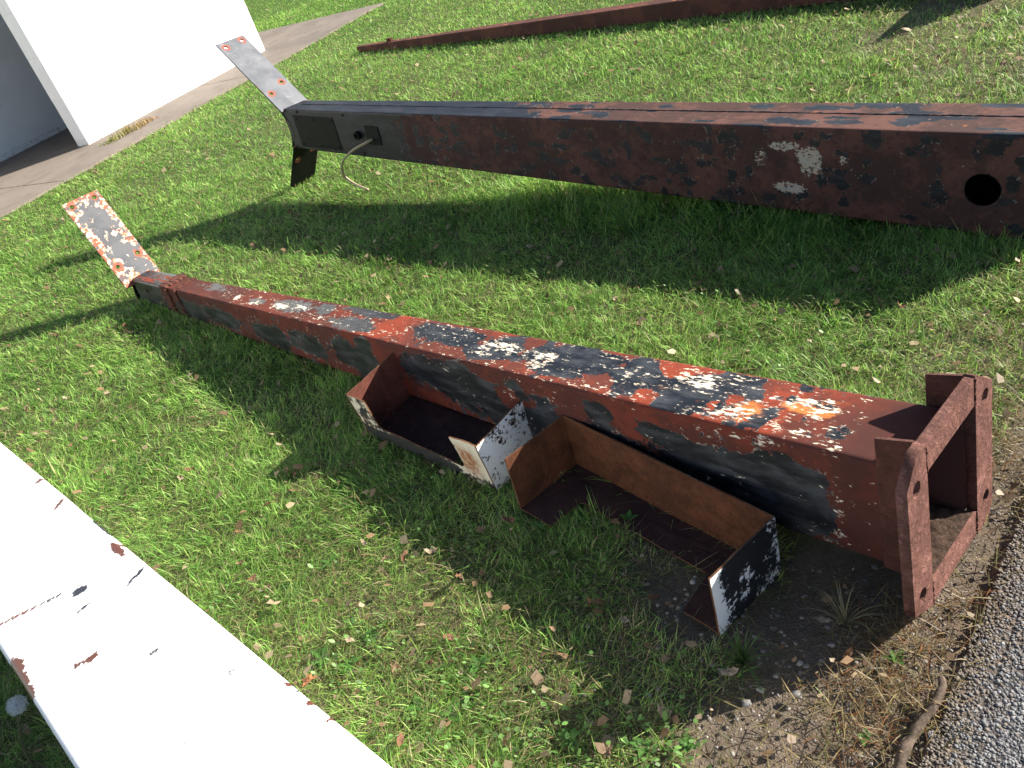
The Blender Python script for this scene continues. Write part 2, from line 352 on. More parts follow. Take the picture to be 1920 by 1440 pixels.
# ------------------------------------------------------------------ white block building
def block_material():
    k = NT('white_painted_block'); co = k.coord(which='Generated'); wo_ = k.coord()
    n1 = k.noise(wo_, 4, 4); n2 = k.noise(wo_, 70, 5, 0.7)
    c = k.mix(k.mr(n1, 0.3, 0.75), (0.82, 0.82, 0.82), (0.76, 0.765, 0.77)); c = k.mix(k.mr(n2, 0.66, 0.75, 0, 0.25), c, (0.55, 0.52, 0.48))
    return k.bsdf(c, 0.6, k.bump(n2, 0.5, 0.004), 0.35)
M_BLOCK = block_material()
def mortar_material():
    k = NT('painted_mortar'); return k.bsdf((0.66, 0.66, 0.66), 0.8, k.bump(k.noise(k.coord(), 60, 4), 0.5, 0.003), 0.3)
M_MORT = mortar_material()
def grime_material():
    k = NT('stained_foot'); co = k.coord(); n = k.noise(co, 22, 5, 0.7)
    return k.bsdf(k.mix(k.mr(n, 0.54, 0.66), (0.76, 0.75, 0.73), (0.20, 0.16, 0.13)), 0.85, k.bump(n, 0.6, 0.006), 0.2)
M_GRIME = grime_material()

bld = empty('building', Matrix.Translation(bpt(4.9, -7.79)))
tag(bld, 'white painted concrete block building behind the lawn', 'building')
def wall_part(name, A2, B2, out, z_top=3.35):
    """core wall from A2 to B2 (u,n) with blocks laid on the face that looks towards out=(du,dn)"""
    a = Vector(bpt(*A2)); b = Vector(bpt(*B2)); d = (b - a); L = d.length; d.normalize()
    o2 = Vector(bpt(*out)); nrm = o2.normalized()
    M = Matrix(((d.x, nrm.x, 0, a.x), (d.y, nrm.y, 0, a.y), (0, 0, 1, 0), (0, 0, 0, 1)))
    core = obj(name, box_mesh(name, (0.02 if L > 0.5 else 0.0, -0.165 if L > 0.5 else -0.05, 0.0), (L, -0.003, z_top), M_MORT), bld)
    core.matrix_parent_inverse = bld.matrix_world.inverted(); core.matrix_world = M
    H = 0.388; z = 0.075; c = 0
    nb = max(1, round(L / 0.78)); bw = L / nb
    meshes = {}
    def bm_(w, hh):
        key = (round(w, 3), round(hh, 3))
        if key not in meshes: meshes[key] = box_mesh('block', (0.0008, -0.03, 0.0008), (w - 0.0008, 0, hh - 0.0008), M_BLOCK, 0.0025)
        return meshes[key]
    foot = obj('footing', box_mesh('footing', (0, -0.02, 0.0), (L, -0.002, 0.072), M_GRIME, 0.002), core)
    while z < z_top - 0.05:
        hh = min(H, z_top - z)
        xs = [0.0]; x = bw * (1 if c % 2 == 0 else 0.5)
        while x < L - 0.05: xs.append(x); x += bw
        xs.append(L)
        for x0, x1 in zip(xs[:-1], xs[1:]):
            blk = obj('block', bm_(x1 - x0, hh), core); blk.location = (x0, random.uniform(-0.0015, 0.0015), z)
        z += H; c += 1
    return core
U0, U1, NF, NB = 4.90, 7.51, -7.79, -9.22
wall_part('wing_wall', (U0, NF), (U1, NF), (0, 1))
wall_part('wing_wall_end', (U0, NF - 0.175), (U0, NF), (-1, 0))
wall_part('recessed_wall', (-4.5, NB), (U1 - 0.02, NB), (0, 1))
wall_part('end_wall', (U1, NF), (U1, NF - 6.0), (1, 0))
def roof():
    pts = [(-4.6, NB + 0.25), (U0 - 0.12, NB + 0.25), (U0 - 0.12, NF + 0.14), (U1 + 0.14, NF + 0.14), (U1 + 0.14, NF - 6.1), (-4.6, NF - 6.1)]
    me = prism_mesh('roof', pts, lambda a, b, w: bpt(a, b, 3.35 + w), 0.22, [M_MORT] * 3); o = obj('roof', me, bld); o.matrix_parent_inverse = bld.matrix_world.inverted()
    for nm, p in (('rear_wall', [(-4.5, NF - 5.8), (U1 - 0.2, NF - 5.8), (U1 - 0.2, NF - 6.0), (-4.5, NF - 6.0)]), ('left_wall', [(-4.5, NB - 0.2), (-4.3, NB - 0.2), (-4.3, NF - 5.8), (-4.5, NF - 5.8)])):
        me = prism_mesh(nm, p, lambda a, b, w: bpt(a, b, w), 3.35, [M_BLOCK] * 3); o = obj(nm, me, bld); o.matrix_parent_inverse = bld.matrix_world.inverted()
roof()

# ------------------------------------------------------------------ poles
def frame_matrix(P, A, R, U):
    return Matrix(((A[0], -R[0], U[0], P[0]), (A[1], -R[1], U[1], P[1]), (A[2], -R[2], U[2], P[2]), (0, 0, 0, 1)))

def ring_profile(w, h, r, step):
    """points round a rounded rectangle, starting top back corner; returns unit params (yy,zz,face)"""
    pts = []
    ny = max(2, int((w - 2 * r) / step)); nz = max(2, int((h - 2 * r) / step)); nc = 4
    hw, hh = w / 2, h / 2
    def seg(p, q, n, tagf):
        for i in range(n): t = i / n; pts.append((p[0] + (q[0] - p[0]) * t, p[1] + (q[1] - p[1]) * t, tagf))
    def arc(c, a0, tagf):
        for i in range(nc): a = a0 + (math.pi / 2) * i / nc; pts.append((c[0] + r * math.cos(a), c[1] + r * math.sin(a), tagf))
    # going round (y,z) clockwise so that normals face out: top from y=-hw to +hw
    seg((-hw + r, hh), (hw - r, hh), ny, 0)
    for i in range(nc): a = math.pi / 2 - (math.pi / 2) * i / nc; pts.append((hw - r + r * math.cos(a), hh - r + r * math.sin(a), 0 if i < nc // 2 else 1))
    seg((hw, hh - r), (hw, -hh + r), nz, 1)
    for i in range(nc): a = 0 - (math.pi / 2) * i / nc; pts.append((hw - r + r * math.cos(a), -hh + r + r * math.sin(a), 1))
    seg((hw - r, -hh), (-hw + r, -hh), ny, 2)
    for i in range(nc): a = -math.pi / 2 - (math.pi / 2) * i / nc; pts.append((-hw + r + r * math.cos(a), -hh + r + r * math.sin(a), 2))
    seg((-hw, -hh + r), (-hw, hh - r), nz, 3)
    for i in range(nc): a = math.pi - (math.pi / 2) * i / nc; pts.append((-hw + r + r * math.cos(a), hh - r + r * math.sin(a), 3))
    return np.array([(p[0], p[1]) for p in pts]), np.array([p[2] for p in pts])

def shaft_mesh(name, x0, x1, size, rad, step, mat, fields=None, thick=0.006, wav=0.0012, seed=0):
    """tapered hollow box section; size(x)->(w,h); fields(x,v,face)->dict of paint fields"""
    w0, h0 = size(x0); prof, face = ring_profile(w0, h0, rad, step); M_ = len(prof)
    N_ = max(2, int((x1 - x0) / step)); xs = np.linspace(x0, x1, N_ + 1)
    W = np.array([size(x) for x in xs])
    X = np.repeat(xs[:, None], M_, 1); Y = prof[None, :, 0] * (W[:, 0:1] / w0); Z = prof[None, :, 1] * (W[:, 1:2] / h0)
    vv = np.where((face == 0) | (face == 2), prof[:, 0] / (w0 / 2), prof[:, 1] / (h0 / 2))[None, :].repeat(N_ + 1, 0)
    dn = (fbm(X.ravel(), (np.arange(M_)[None, :].repeat(N_ + 1, 0) / M_ * 3).ravel(), 3.0, 50 + seed) - 0.5).reshape(X.shape) * 2 * wav
    Y = Y + np.where(face == 1, dn, 0) + np.where(face == 3, -dn, 0); Z = Z + np.where(face == 0, dn, 0)
    V = np.stack([X.ravel(), Y.ravel(), Z.ravel()], 1)
    i = np.arange(N_)[:, None] * M_; j = np.arange(M_)[None, :]; jn = (j + 1) % M_
    Q = np.stack([i + j, i + jn, i + M_ + jn, i + M_ + j], -1).reshape(-1, 4)
    # inner shell (coarse)
    iw0, ih0 = w0 - 2 * thick, h0 - 2 * thick; base = len(V)
    for x, (w, h) in ((x0, W[0]), (x1, W[-1])):
        V = np.concatenate([V, np.array([(x, prof[a, 0] / w0 * (w - 2 * thick), prof[a, 1] / h0 * (h - 2 * thick)) for a in range(M_)])])
    jj = np.arange(M_); jn1 = (jj + 1) % M_
    Qi = np.stack([base + jj, base + M_ + jj, base + M_ + jn1, base + jn1], -1)
    e0 = np.stack([jj, base + jj, base + jn1, jn1], -1); last = N_ * M_
    e1 = np.stack([last + jj, last + jn1, base + M_ + jn1, base + M_ + jj], -1)
    Q = np.concatenate([Q, Qi, e0, e1])[:, ::-1]
    me = fast_mesh(name, V, Q.ravel(), np.full(len(Q), 4), [mat], True)
    me.shade_smooth() if hasattr(me, 'shade_smooth') else None
    fl = fields(X.ravel(), vv.ravel(), np.repeat(face[None, :], N_ + 1, 0).ravel()) if fields else {}
    for nm in ('blk', 'flk', 'rst', 'dul'):
        a = fl.get(nm, np.full(X.size, -1.0 if nm == 'blk' else 0.0)); set_attr(me, nm, np.concatenate([a, np.full(len(V) - X.size, {'blk': -1.0, 'dul': 1.0}.get(nm, -0.9))]))
    return me

def ell(x, v, lst, soft=(0.35, 1.35)):
    t = np.zeros_like(x)
    for cx, cv, rx, rv, a in lst:
        e = np.sqrt(((x - cx) / rx) ** 2 + ((v - cv) / rv) ** 2); t = np.maximum(t, a * (1 - sstep(soft[0], soft[1], e)))
    return t

TBLK = [(2.97, -0.39, 0.176, 0.74, 0.7), (2.538, 0.19, 0.077, 0.36, 1), (2.304, -0.04, 0.164, 0.7, 1), (2.1, -0.36, 0.064, 0.5, 1), (1.866, -0.72, 0.154, 0.42, 1), (1.859, 0.33, 0.157, 0.52, 1), (1.523, -0.18, 0.099, 0.52, 1), (1.388, -0.16, 0.105, 0.6, 1), (1.191, 0.31, 0.105, 0.48, 1), (1.157, -0.36, 0.077, 0.45, 1), (1.037, -0.26, 0.05, 0.51, 1), (0.89, -0.34, 0.133, 0.79, 1), (0.917, 0.39, 0.085, 0.33, 1), (0.706, -0.08, 0.071, 0.82, 1), (0.591, 0.12, 0.057, 0.43, 1), (0.55, 0.59, 0.065, 0.44, 1), (0.537, -0.18, 0.076, 0.57, 1), (0.453, -0.51, 0.076, 0.46, 1), (0.341, 0.47, 0.023, 0.43, 0.8), (0.313, -0.8, 0.024, 0.17, 0.7), (0.282, -0.3, 0.074, 0.22, 0.5), (0.19, 0.38, 0.032, 0.34, 0.7)]
TFLK = [(2.699, 0.22, 0.033, 0.38, 1), (2.534, 0.36, 0.061, 0.31, 1), (2.364, 0.21, 0.082, 0.5, 1), (2.232, -0.11, 0.081, 0.56, 0.8), (1.566, 0.34, 0.038, 0.46, 0.3), (1.235, 0.27, 0.068, 0.54, 0.7), (1.169, -0.14, 0.108, 0.49, 0.9), (1.003, 0.09, 0.062, 0.67, 0.9), (0.725, 0.03, 0.023, 0.31, 0.8), (0.595, -0.45, 0.026, 0.26, 0.9), (0.947, 0.95, 0.05, 0.15, 0.6), (0.537, -0.4, 0.063, 0.4, 1), (0.459, -0.74, 0.06, 0.25, 0.7), (0.411, 0.51, 0.079, 0.44, 0.9), (0.27, -0.23, 0.082, 0.44, 0.8), (0.257, 0.63, 0.026, 0.21, 1), (0.188, 0.44, 0.032, 0.28, 0.5), (0.423, -0.44, 0.03, 0.17, 0.6), (0.567, 0.65, 0.02, 0.1, 0.7), (0.184, -0.67, 0.012, 0.12, 0.6)]
TRST = [(0.384, 0.37, 0.044, 0.41, 0.9), (0.277, -0.21, 0.074, 0.37, 1), (0.613, -0.06, 0.021, 0.11, 0.8), (0.626, 0.15, 0.059, 0.15, 0.6)]
TRED = [(1.629, 0.16, 0.125, 0.9, 1), (1.342, 0.74, 0.084, 0.32, 1), (1.276, -0.85, 0.083, 0.22, 1), (1.097, 0.81, 0.094, 0.35, 1), (1.091, -0.57, 0.044, 0.44, 0.8), (0.885, 0.85, 0.066, 0.2, 1), (0.775, 0.54, 0.044, 0.42, 1), (0.824, -0.97, 0.069, 0.27, 1), (0.694, -0.36, 0.023, 0.24, 1), (0.632, -0.65, 0.052, 0.31, 1), (0.624, 0.68, 0.026, 0.35, 1), (0.606, -0.76, 0.083, 0.27, 1), (0.367, -0.71, 0.036, 0.38, 1), (0.305, 0.66, 0.035, 0.26, 1.2), (0.517, 0.55, 0.015, 0.23, 0.7)]
SBLK = [(1.893, 0.06, 0.088, 0.72, 1), (1.762, 0.41, 0.053, 0.94, 1), (1.416, 0.28, 0.182, 0.77, 1), (1.251, 0.17, 0.207, 1.08, 1), (1.131, 0.41, 0.162, 0.7, 0.8), (0.939, 0.35, 0.061, 0.37, 1), (0.761, 0.51, 0.056, 0.36, 1), (0.576, 0.39, 0.088, 0.3, 1), (0.495, 0.52, 0.107, 0.43, 1), (0.464, -0.5, 0.165, 0.97, 1), (0.335, -0.19, 0.11, 1.07, 1), (0.248, -0.14, 0.076, 0.97, 1), (3.157, -0.3, 0.178, 0.84, 1), (2.836, -0.14, 0.195, 0.58, 1), (2.431, -0.29, 0.164, 0.74, 1), (2.155, -0.13, 0.166, 0.71, 0.9), (1.824, -0.11, 0.146, 0.71, 1), (1.733, 0.82, 0.057, 0.43, 1), (0.9, -0.5, 0.4, 0.8, 1)]
SRED = [(1.147, 0.82, 0.093, 0.33, 1), (1.093, 0.22, 0.048, 0.4, 1), (0.92, 0.74, 0.119, 0.26, 1), (0.883, 0.39, 0.065, 0.33, 1), (0.683, 0.55, 0.035, 0.4, 1), (0.548, 0.74, 0.056, 0.24, 1), (1.643, 0.68, 0.076, 0.58, 1), (0.48, 0.62, 0.058, 0.26, 1), (0.369, 0.64, 0.032, 0.2, 0.8), (0.226, 0.7, 0.03, 0.12, 0.8), (0.10, 0.07, 0.06, 1.3, 1.5)]
SFLK = [(1.081, 0.31, 0.031, 0.33, 0.8), (1.307, 0.6, 0.076, 0.25, 0.5), (0.173, -0.23, 0.016, 0.85, 0.7), (0.224, -0.98, 0.092, 0.44, 0.6), (0.324, 0.89, 0.061, 0.17, 0.8), (0.406, 0.84, 0.085, 0.11, 0.5), (0.062, -0.85, 0.018, 0.63, 0.5)]

def near_fields(x, v, face):
    top = face == 0; side = face == 1
    bt = -0.60 + 1.15 * ell(x, v, TBLK) - 0.95 * ell(x, v, TRED) + 0.42 * sstep(0.22, 0.36, x) * sstep(2.3, 1.5, x)
    bs = -0.42 + 1.1 * ell(x, v, SBLK) - 0.9 * ell(x, v, SRED) - 0.5 * sstep(0.75, 1.0, v)
    blk = np.where(top, bt, np.where(side, bs, -0.1))
    flk = np.where(top, ell(x, v, TFLK, (0.2, 1.4)), np.where(side, np.maximum(0.9 * ell(x, v, SFLK), 0.16 * sstep(2.2, 1.2, x)), 0.1))
    flk = np.where(top & (x > 0.15) & (x < 1.3), np.maximum(flk, 0.40), flk)
    flk = np.where(top & (x > 1.3) & (x < 2.9), np.maximum(flk, 0.36), flk); flk = np.where(top & (x > 3.0), -0.6, flk)
    flk = np.where(top & (x < 0.16), np.minimum(flk, -0.4), flk)
    rst = np.where(top, ell(x, v, TRST), 0.0)
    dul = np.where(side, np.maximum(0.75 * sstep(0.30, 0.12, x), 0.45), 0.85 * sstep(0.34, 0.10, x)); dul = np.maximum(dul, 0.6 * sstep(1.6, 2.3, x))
    return dict(blk=blk, flk=flk, rst=rst, dul=dul)

M_NEAR = paint_material('peeling_red_black_paint', streak=(0.38, 1, 1), soft=0.035)
M_PLATE = rust_material('pitted_rust', (0.160, 0.073, 0.058), (0.285, 0.138, 0.112), (0.070, 0.033, 0.027), (0.40, 0.25, 0.20), 1.0, 0.9, 0.004)
M_RUSTD = rust_material('dark_rust', (0.075, 0.032, 0.026), (0.13, 0.05, 0.036), (0.03, 0.015, 0.013), (0.2, 0.1, 0.07), 0.9, 0.5)

def spots_node(k, pts, co, soft=0.006):
    """min distance to points in local XY"""
    x = k.xyz(co); d = None
    for px, py in pts:
        dx = k.math('SUBTRACT', x[0], px); dy = k.math('SUBTRACT', x[1], py)
        e = k.math('SQRT', k.math('ADD', k.math('MULTIPLY', dx, dx), k.math('MULTIPLY', dy, dy)))
        d = e if d is None else k.math('MINIMUM', d, e)
    return d

def wing_material(name, L, hw, holes, kind):
    k = NT(name); co = k.coord(); x = k.xyz(co)
    n1 = k.noise(co, 38, 6, 0.68, 0.3); n2 = k.noise(co, 9, 4, 0.6); n3 = k.noise(co, 150, 3, 0.7)
    ex = k.math('MINIMUM', x[0], k.math('SUBTRACT', L, x[0])); ey = k.math('SUBTRACT', hw, k.math('ABSOLUTE', x[1]))
    e = k.math('MINIMUM', ex, ey)                       # distance from the border in metres
    d = spots_node(k, holes, co)
    if kind == 'peel':
        ebias = k.math('ADD', k.math('MULTIPLY', e, 15.0), k.math('ADD', k.math('MULTIPLY', k.math('SUBTRACT', n1, 0.5), 6.0), k.math('MULTIPLY', k.math('SUBTRACT', n2, 0.5), 4.5)))
        mb = k.mr(ebias, 0.42, 0.48)
        mr_ = k.mr(k.math('ADD', k.math('MULTIPLY', e, 24.0), k.math('ADD', k.math('MULTIPLY', k.math('SUBTRACT', k.noise(co, 52, 6, 0.7), 0.5), 8.0), k.math('MULTIPLY', k.math('SUBTRACT', n2, 0.5), 5.0))), 0.10, 0.22, 1, 0)   # rusty rim
        mr_ = k.math('MAXIMUM', mr_, k.mr(k.math('ADD', d, k.math('MULTIPLY', k.math('SUBTRACT', n1, 0.5), 0.10)), 0.016, 0.026, 1, 0))
        base = k.mix(k.mr(n2, 0.4, 0.6), (0.06, 0.063, 0.072), (0.09, 0.092, 0.098))
        crm = k.mix(k.mr(k.noise(co, 60, 5, 0.72), 0.42, 0.62, 0, 0.95), (0.66, 0.58, 0.45), (0.42, 0.16, 0.055))
        c = k.mix(mb, crm, base); c = k.mix(mr_, c, k.mix(n3, (0.30, 0.085, 0.035), (0.17, 0.05, 0.03)))
        h = k.math('ADD', k.math('MULTIPLY', mb, 0.5), k.math('SUBTRACT', 1.0, mr_))
        return k.bsdf(c, 0.6, k.bump(h, 0.5, 0.0015), 0.4)
    base = k.mix(k.mr(n2, 0.35, 0.65), (0.085, 0.090, 0.102), (0.135, 0.140, 0.152)) if kind == 'grey' else k.mix(n2, (0.007, 0.0075, 0.007), (0.014, 0.015, 0.013))
    base = k.mix(k.mr(k.noise(co, 24, 6, 0.7), 0.58, 0.72, 0, 0.7), base, (0.30, 0.30, 0.30) if kind == 'grey' else (0.03, 0.022, 0.016))
    mr_ = k.mr(k.math('ADD', d, k.math('MULTIPLY', k.math('SUBTRACT', n1, 0.5), 0.03)), 0.021, 0.025, 1, 0)
    m2 = k.mr(k.math('ADD', k.math('MULTIPLY', e, 40.0), k.math('MULTIPLY', k.math('SUBTRACT', n2, 0.5), 6.0)), -0.55, -0.4, 1, 0)
    mr_ = k.math('MAXIMUM', mr_, m2)
    c = k.mix(mr_, base, k.mix(n3, (0.26, 0.085, 0.055), (0.17, 0.055, 0.04)))
    return k.bsdf(c, 0.55, k.bump(k.math('SUBTRACT', n1, mr_), 0.35, 0.001), 0.45 if kind == 'grey' else 0.08)

# ---- near pole
P1 = np.array([0.6881, 1.0627, 0.1834]); A1 = np.array([-0.58928, 0.80722, -0.03385]); R1 = np.array([0.80778, 0.58787, -0.04359]); U1v = np.array([0.01529, 0.05304, 0.99848])
W0, H0, W1, H1, L1 = 0.2013, 0.2474, 0.0916, 0.1198, 3.7502
size1 = lambda x: (W0 + (W1 - W0) * x / L1, H0 + (H1 - H0) * x / L1)
pole1 = empty('steel_pole', frame_matrix(P1, A1, R1, U1v))
tag(pole1, 'red steel pole with peeling black and cream paint and open square base', 'pole', 'old steel poles lying on the grass')
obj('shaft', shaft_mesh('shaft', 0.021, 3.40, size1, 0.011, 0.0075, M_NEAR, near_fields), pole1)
def sleeve_fields(x, v, face): return dict(blk=np.where(face == 0, 0.25 - 0.8 * (vnoise(x, v, 7) > 0.62), 0.35), flk=np.full_like(x, -0.1), rst=np.zeros_like(x))
size1s = lambda x: (size1(x)[0] + 0.012, size1(x)[1] + 0.010)
obj('end_sleeve', shaft_mesh('end_sleeve', 3.385, 3.752, size1s, 0.010, 0.008, M_NEAR, sleeve_fields, seed=3), pole1)
def band(x0, x1, grow, mat, parent, sz, ragged=0.006, name='strap'):
    """raised ragged weld band round the section"""
    prof, face = ring_profile(sz(x0)[0] + grow, sz(x0)[1] + grow, 0.010, 0.010); n = len(prof); V = []; F = []
    for k_, (x, g2) in enumerate(((x0, -0.012), (x0 + 0.003, 0), ((x0 + x1) / 2, 0.002), (x1 - 0.003, 0), (x1, -0.012))):
        for a in range(n):
            s = 1 + (g2 + random.uniform(-0.002, 0.002)) / (sz(x0)[1] / 2)
            V.append((x + random.uniform(-ragged, ragged), prof[a, 0] * s, prof[a, 1] * s))
    for r in range(4):
        for a in range(n): F.append((r * n + a, (r + 1) * n + a, (r + 1) * n + (a + 1) % n, r * n + (a + 1) % n))
    obj(name, mesh_from(name, V, F, [mat], smooth=False), parent)
band(3.33, 3.40, 0.018, M_RUSTD, pole1, size1)
band(3.23, 3.255, 0.012, M_RUSTD, pole1, size1, 0.003)
# base frame: two side bars with bolt holes, two cross bars
S2 = 0.1835; ST = 0.188; hy, hz = 0.1042, 0.1252; ch = 0.05
def side_bar(s, top, bot):
    o_ = [(hy, -ST), (S2 - bot[0], -ST), (S2, -ST + bot[1]), (S2, ST - top[1]), (S2 - top[0], ST), (hy, ST)]
    me = plate_mesh('base_bar', o_, [circle(0.148, 0.123 if top[0] < 0.06 else 0.118, 0.0145, 14), circle(0.148, -0.123, 0.0145, 14)], 0.020, M_PLATE, 0.0012)
    o = obj('base_bar', me, pole1)
    # plate XY -> pole (y,z); x is the thickness
    o.matrix_basis = Matrix(((0, 0, 1, 0.010), (s, 0, 0, 0), (0, 1, 0, 0.009), (0, 0, 0, 1)))
side_bar(1, (0.045, 0.048), (0.076, 0.040)); side_bar(-1, (0.074, 0.056), (0.022, 0.026))
for z0, z1 in ((hz, ST - 0.002), (-ST + 0.002, -hz)):
    b_ = obj('base_bar', box_mesh('base_bar', (0.0012, -hy + 0.0015, z0 + 0.009), (0.0188, hy - 0.0015, z1 + 0.009), M_PLATE, 0.002), pole1)
for sy in (1, -1):
    for za, zb in ((hz + 0.011, ST + 0.006), (-ST + 0.012, -hz + 0.007)):
        zs = np.linspace(za, zb, 16); obj('weld_bead', tube_mesh('weld_bead', [(0.0012 + random.uniform(-0.0006, 0.0006), sy * hy + random.uniform(-0.0012, 0.0012), z) for z in zs], [random.uniform(0.0022, 0.0040) for _ in zs], M_PLATE, 6), pole1)
for s in (1, -1):
    y = s * (W0 / 2 + 0.004)
    pts = [(0.0205, -H0 / 2 + 0.004), (0.088, -H0 / 2 + 0.004), (0.086, 0.185), (0.0205, 0.196)]
    me = prism_mesh('gusset', pts, lambda a, b, w, y=y: (a, y - 0.0045 + w, b), 0.009, [M_RUSTD, M_RUSTD, M_PLATE]); bevel_mesh(me, 0.0015, 1); obj('gusset', me, pole1)
def soil_heap(name, x0, x1, y0, y1, z, hgt, mat, parent=None, nx=46, ny=34, seed=0):
    xs = np.linspace(x0, x1, nx); ys = np.linspace(y0, y1, ny); X, Y = np.meshgrid(xs, ys, indexing='ij')
    e = np.minimum(np.minimum((X - x0), (x1 - X)) / (0.22 * (x1 - x0)), np.minimum(Y - y0, y1 - Y) / (0.22 * (y1 - y0)))
    Z = z + hgt * np.clip(e, 0, 1) * (0.35 + fbm(X, Y, 60, seed)) + hgt * 0.6 * (fbm(X, Y, 160, seed + 3) - 0.4) * np.clip(e * 2, 0, 1)
    i = np.arange(nx - 1)[:, None] * ny + np.arange(ny - 1)[None, :]; q = np.stack([i, i + ny, i + ny + 1, i + 1], -1).reshape(-1)
    me = fast_mesh(name, np.stack([X.ravel(), Y.ravel(), Z.ravel()], 1), q, np.full(len(q) // 4, 4), [mat], False); return obj(name, me, parent)
def soil_mat():
    k = NT('rust_scale_debris'); co = k.coord(); n = k.noise(co, 120, 5, 0.75); n2 = k.noise(co, 30, 4)
    return k.bsdf(k.mix(k.mr(n, 0.35, 0.7), (0.025, 0.016, 0.012), k.mix(n2, (0.085, 0.048, 0.036), (0.062, 0.045, 0.030))), 0.95, k.bump(n, 1, 0.004), 0.1)
M_DEB = soil_mat()
hp = soil_heap('rust_debris', 0.004, 0.30, -0.096, 0.096, -0.1165, 0.022, M_DEB, pole1); tag(hp, kind='stuff')

def bracket(parent, P, name, origin, theta, L, hw, holes, mat, matname, thick=0.010, yoff=0.0, skew=0.0):
    """flat bolted arm leaving the pole end; theta above the pole axis; local X along the arm"""
    me = plate_mesh(name, [(-0.012, -hw), (L, -hw + skew), (L, hw + skew), (-0.012, hw)], [circle(a, b, 0.0105, 16) for a, b in holes], thick, mat, 0.001)
    o = obj(name, me, parent); c, s = math.cos(theta), math.sin(theta)
    o.matrix_basis = Matrix(((c, 0, -s, origin[0]), (0, 1, 0, yoff), (s, 0, c, origin[1]), (0, 0, 0, 1))); return o
NH = [(0.462, 0.058), (0.462, -0.058), (0.10, 0.062), (0.12, -0.058)]
M_W1 = wing_material('peeling_bracket_paint', 0.49, 0.092, NH, 'peel')
bracket(pole1, P1, 'bracket_arm', (3.760, 0.045), R_(56.4), 0.492, 0.092, NH, M_W1, '', yoff=0.0)
M_W1L = wing_material('dark_bracket', 0.16, 0.06, [(0.4, 0)], 'dark')
bracket(pole1, P1, 'bracket_arm', (3.760, 0.04), R_(-62), 0.10, 0.058, [], M_W1L, '')
# small screw and torn lip on the sleeve
obj('screw', tube_mesh('screw', [(3.60, size1s(3.6)[0] / 2 - 0.002, 0.02), (3.60, size1s(3.6)[0] / 2 + 0.004, 0.02)], [0.007, 0.007], M_RUSTD, 10), pole1)

# ---- far pole
P2 = np.array([1.641042, 2.075947, 0.154059]); A2 = np.array([-0.617259, 0.784986, 0.052803]); R2 = np.array([0.782782, 0.619494, -0.058994]); U2 = np.array([0.07902, -0.004919, 0.996861])
FW0, FH0, FW1, FH1, FL = 0.256, 0.30965, 0.15037, 0.21861, 3.677
size2 = lambda x: (FW0 + (FW1 - FW0) * x / FL, FH0 + (FH1 - FH0) * x / FL)
fr = np.random.default_rng(5)
FB_S = [(fr.uniform(-0.1, 2.9), fr.uniform(-1, 1), fr.uniform(0.012, 0.045) * fr.choice([1, 1, 1.6]), fr.uniform(0.08, 0.26), fr.uniform(0.8, 1.2)) for _ in range(170)]
FB_T = [(fr.uniform(-0.1, 2.5), fr.uniform(-1, 1), fr.uniform(0.03, 0.10), fr.uniform(0.10, 0.34), 1.0) for _ in range(46)]
def far_fields(x, v, face):
    top = face == 0; side = face == 1
    endb = sstep(2.62, 2.85, x + 0.12 * (fbm(x, v, 5, 8) - 0.5) * 2)
    bs = -0.55 + 0.8 * ell(x, v, FB_S, (0.2, 1.5)) + 1.25 * endb + 0.5 * sstep(0.86, 1.0, v) * (vnoise(x, v * 0, 3) > 0.45)
    w = -0.9 * ell(x, v, [(0.728, 0.15, 0.10, 0.55, 1)], (0.8, 1.2)); bs = bs + w
    endt = sstep(1.75, 2.15, x + 0.5 * (v + 0.2) * 0.2 + 0.35 * (fbm(x, v * 0.3, 6, 9) - 0.5))
    bt = -0.72 + 1.2 * ell(x, v, FB_T, (0.5, 1.2)) + 1.7 * endt
    blk = np.where(top, bt, np.where(side, bs, -0.3))
    ring = ell(x, v, [(0.66, 0.25, 0.055, 0.42, 1.0), (0.74, 0.55, 0.07, 0.14, 0.95), (0.73, -0.42, 0.07, 0.16, 0.9), (0.83, 0.25, 0.03, 0.3, 0.6), (0.60, -0.05, 0.03, 0.1, 0.4), (0.545, 0.3, 0.02, 0.14, 0.9), (0.52, 0.12, 0.012, 0.06, 0.8)], (0.6, 1.15)) - 0.8 * ell(x, v, [(0.735, 0.12, 0.05, 0.30, 1)], (0.7, 1.1))
    flk = np.where(side, 1.15 * ring + 0.02, np.where(top, 0.05 - 0.8 * endt, 0))
    return dict(blk=blk, flk=flk, rst=np.zeros_like(x))
M_FAR = paint_material('brown_black_weathered_paint', primer=(0.108, 0.052, 0.041), primer_d=(0.060, 0.034, 0.029), black=(0.008, 0.009, 0.012), dust=(0.026, 0.029, 0.036), cream=(0.40, 0.36, 0.30), streak=(0.7, 1, 1), edge=0.6, rough_b=0.5, soft=0.08, spec_b=0.28)
pole2 = empty('steel_pole', frame_matrix(P2, A2, R2, U2))
tag(pole2, 'brown and black steel pole with a round hole in its side', 'pole', 'old steel poles lying on the grass')
sh2 = obj('shaft', shaft_mesh('shaft', -0.06, FL, size2, 0.010, 0.0085, M_FAR, far_fields, seed=5), pole2)
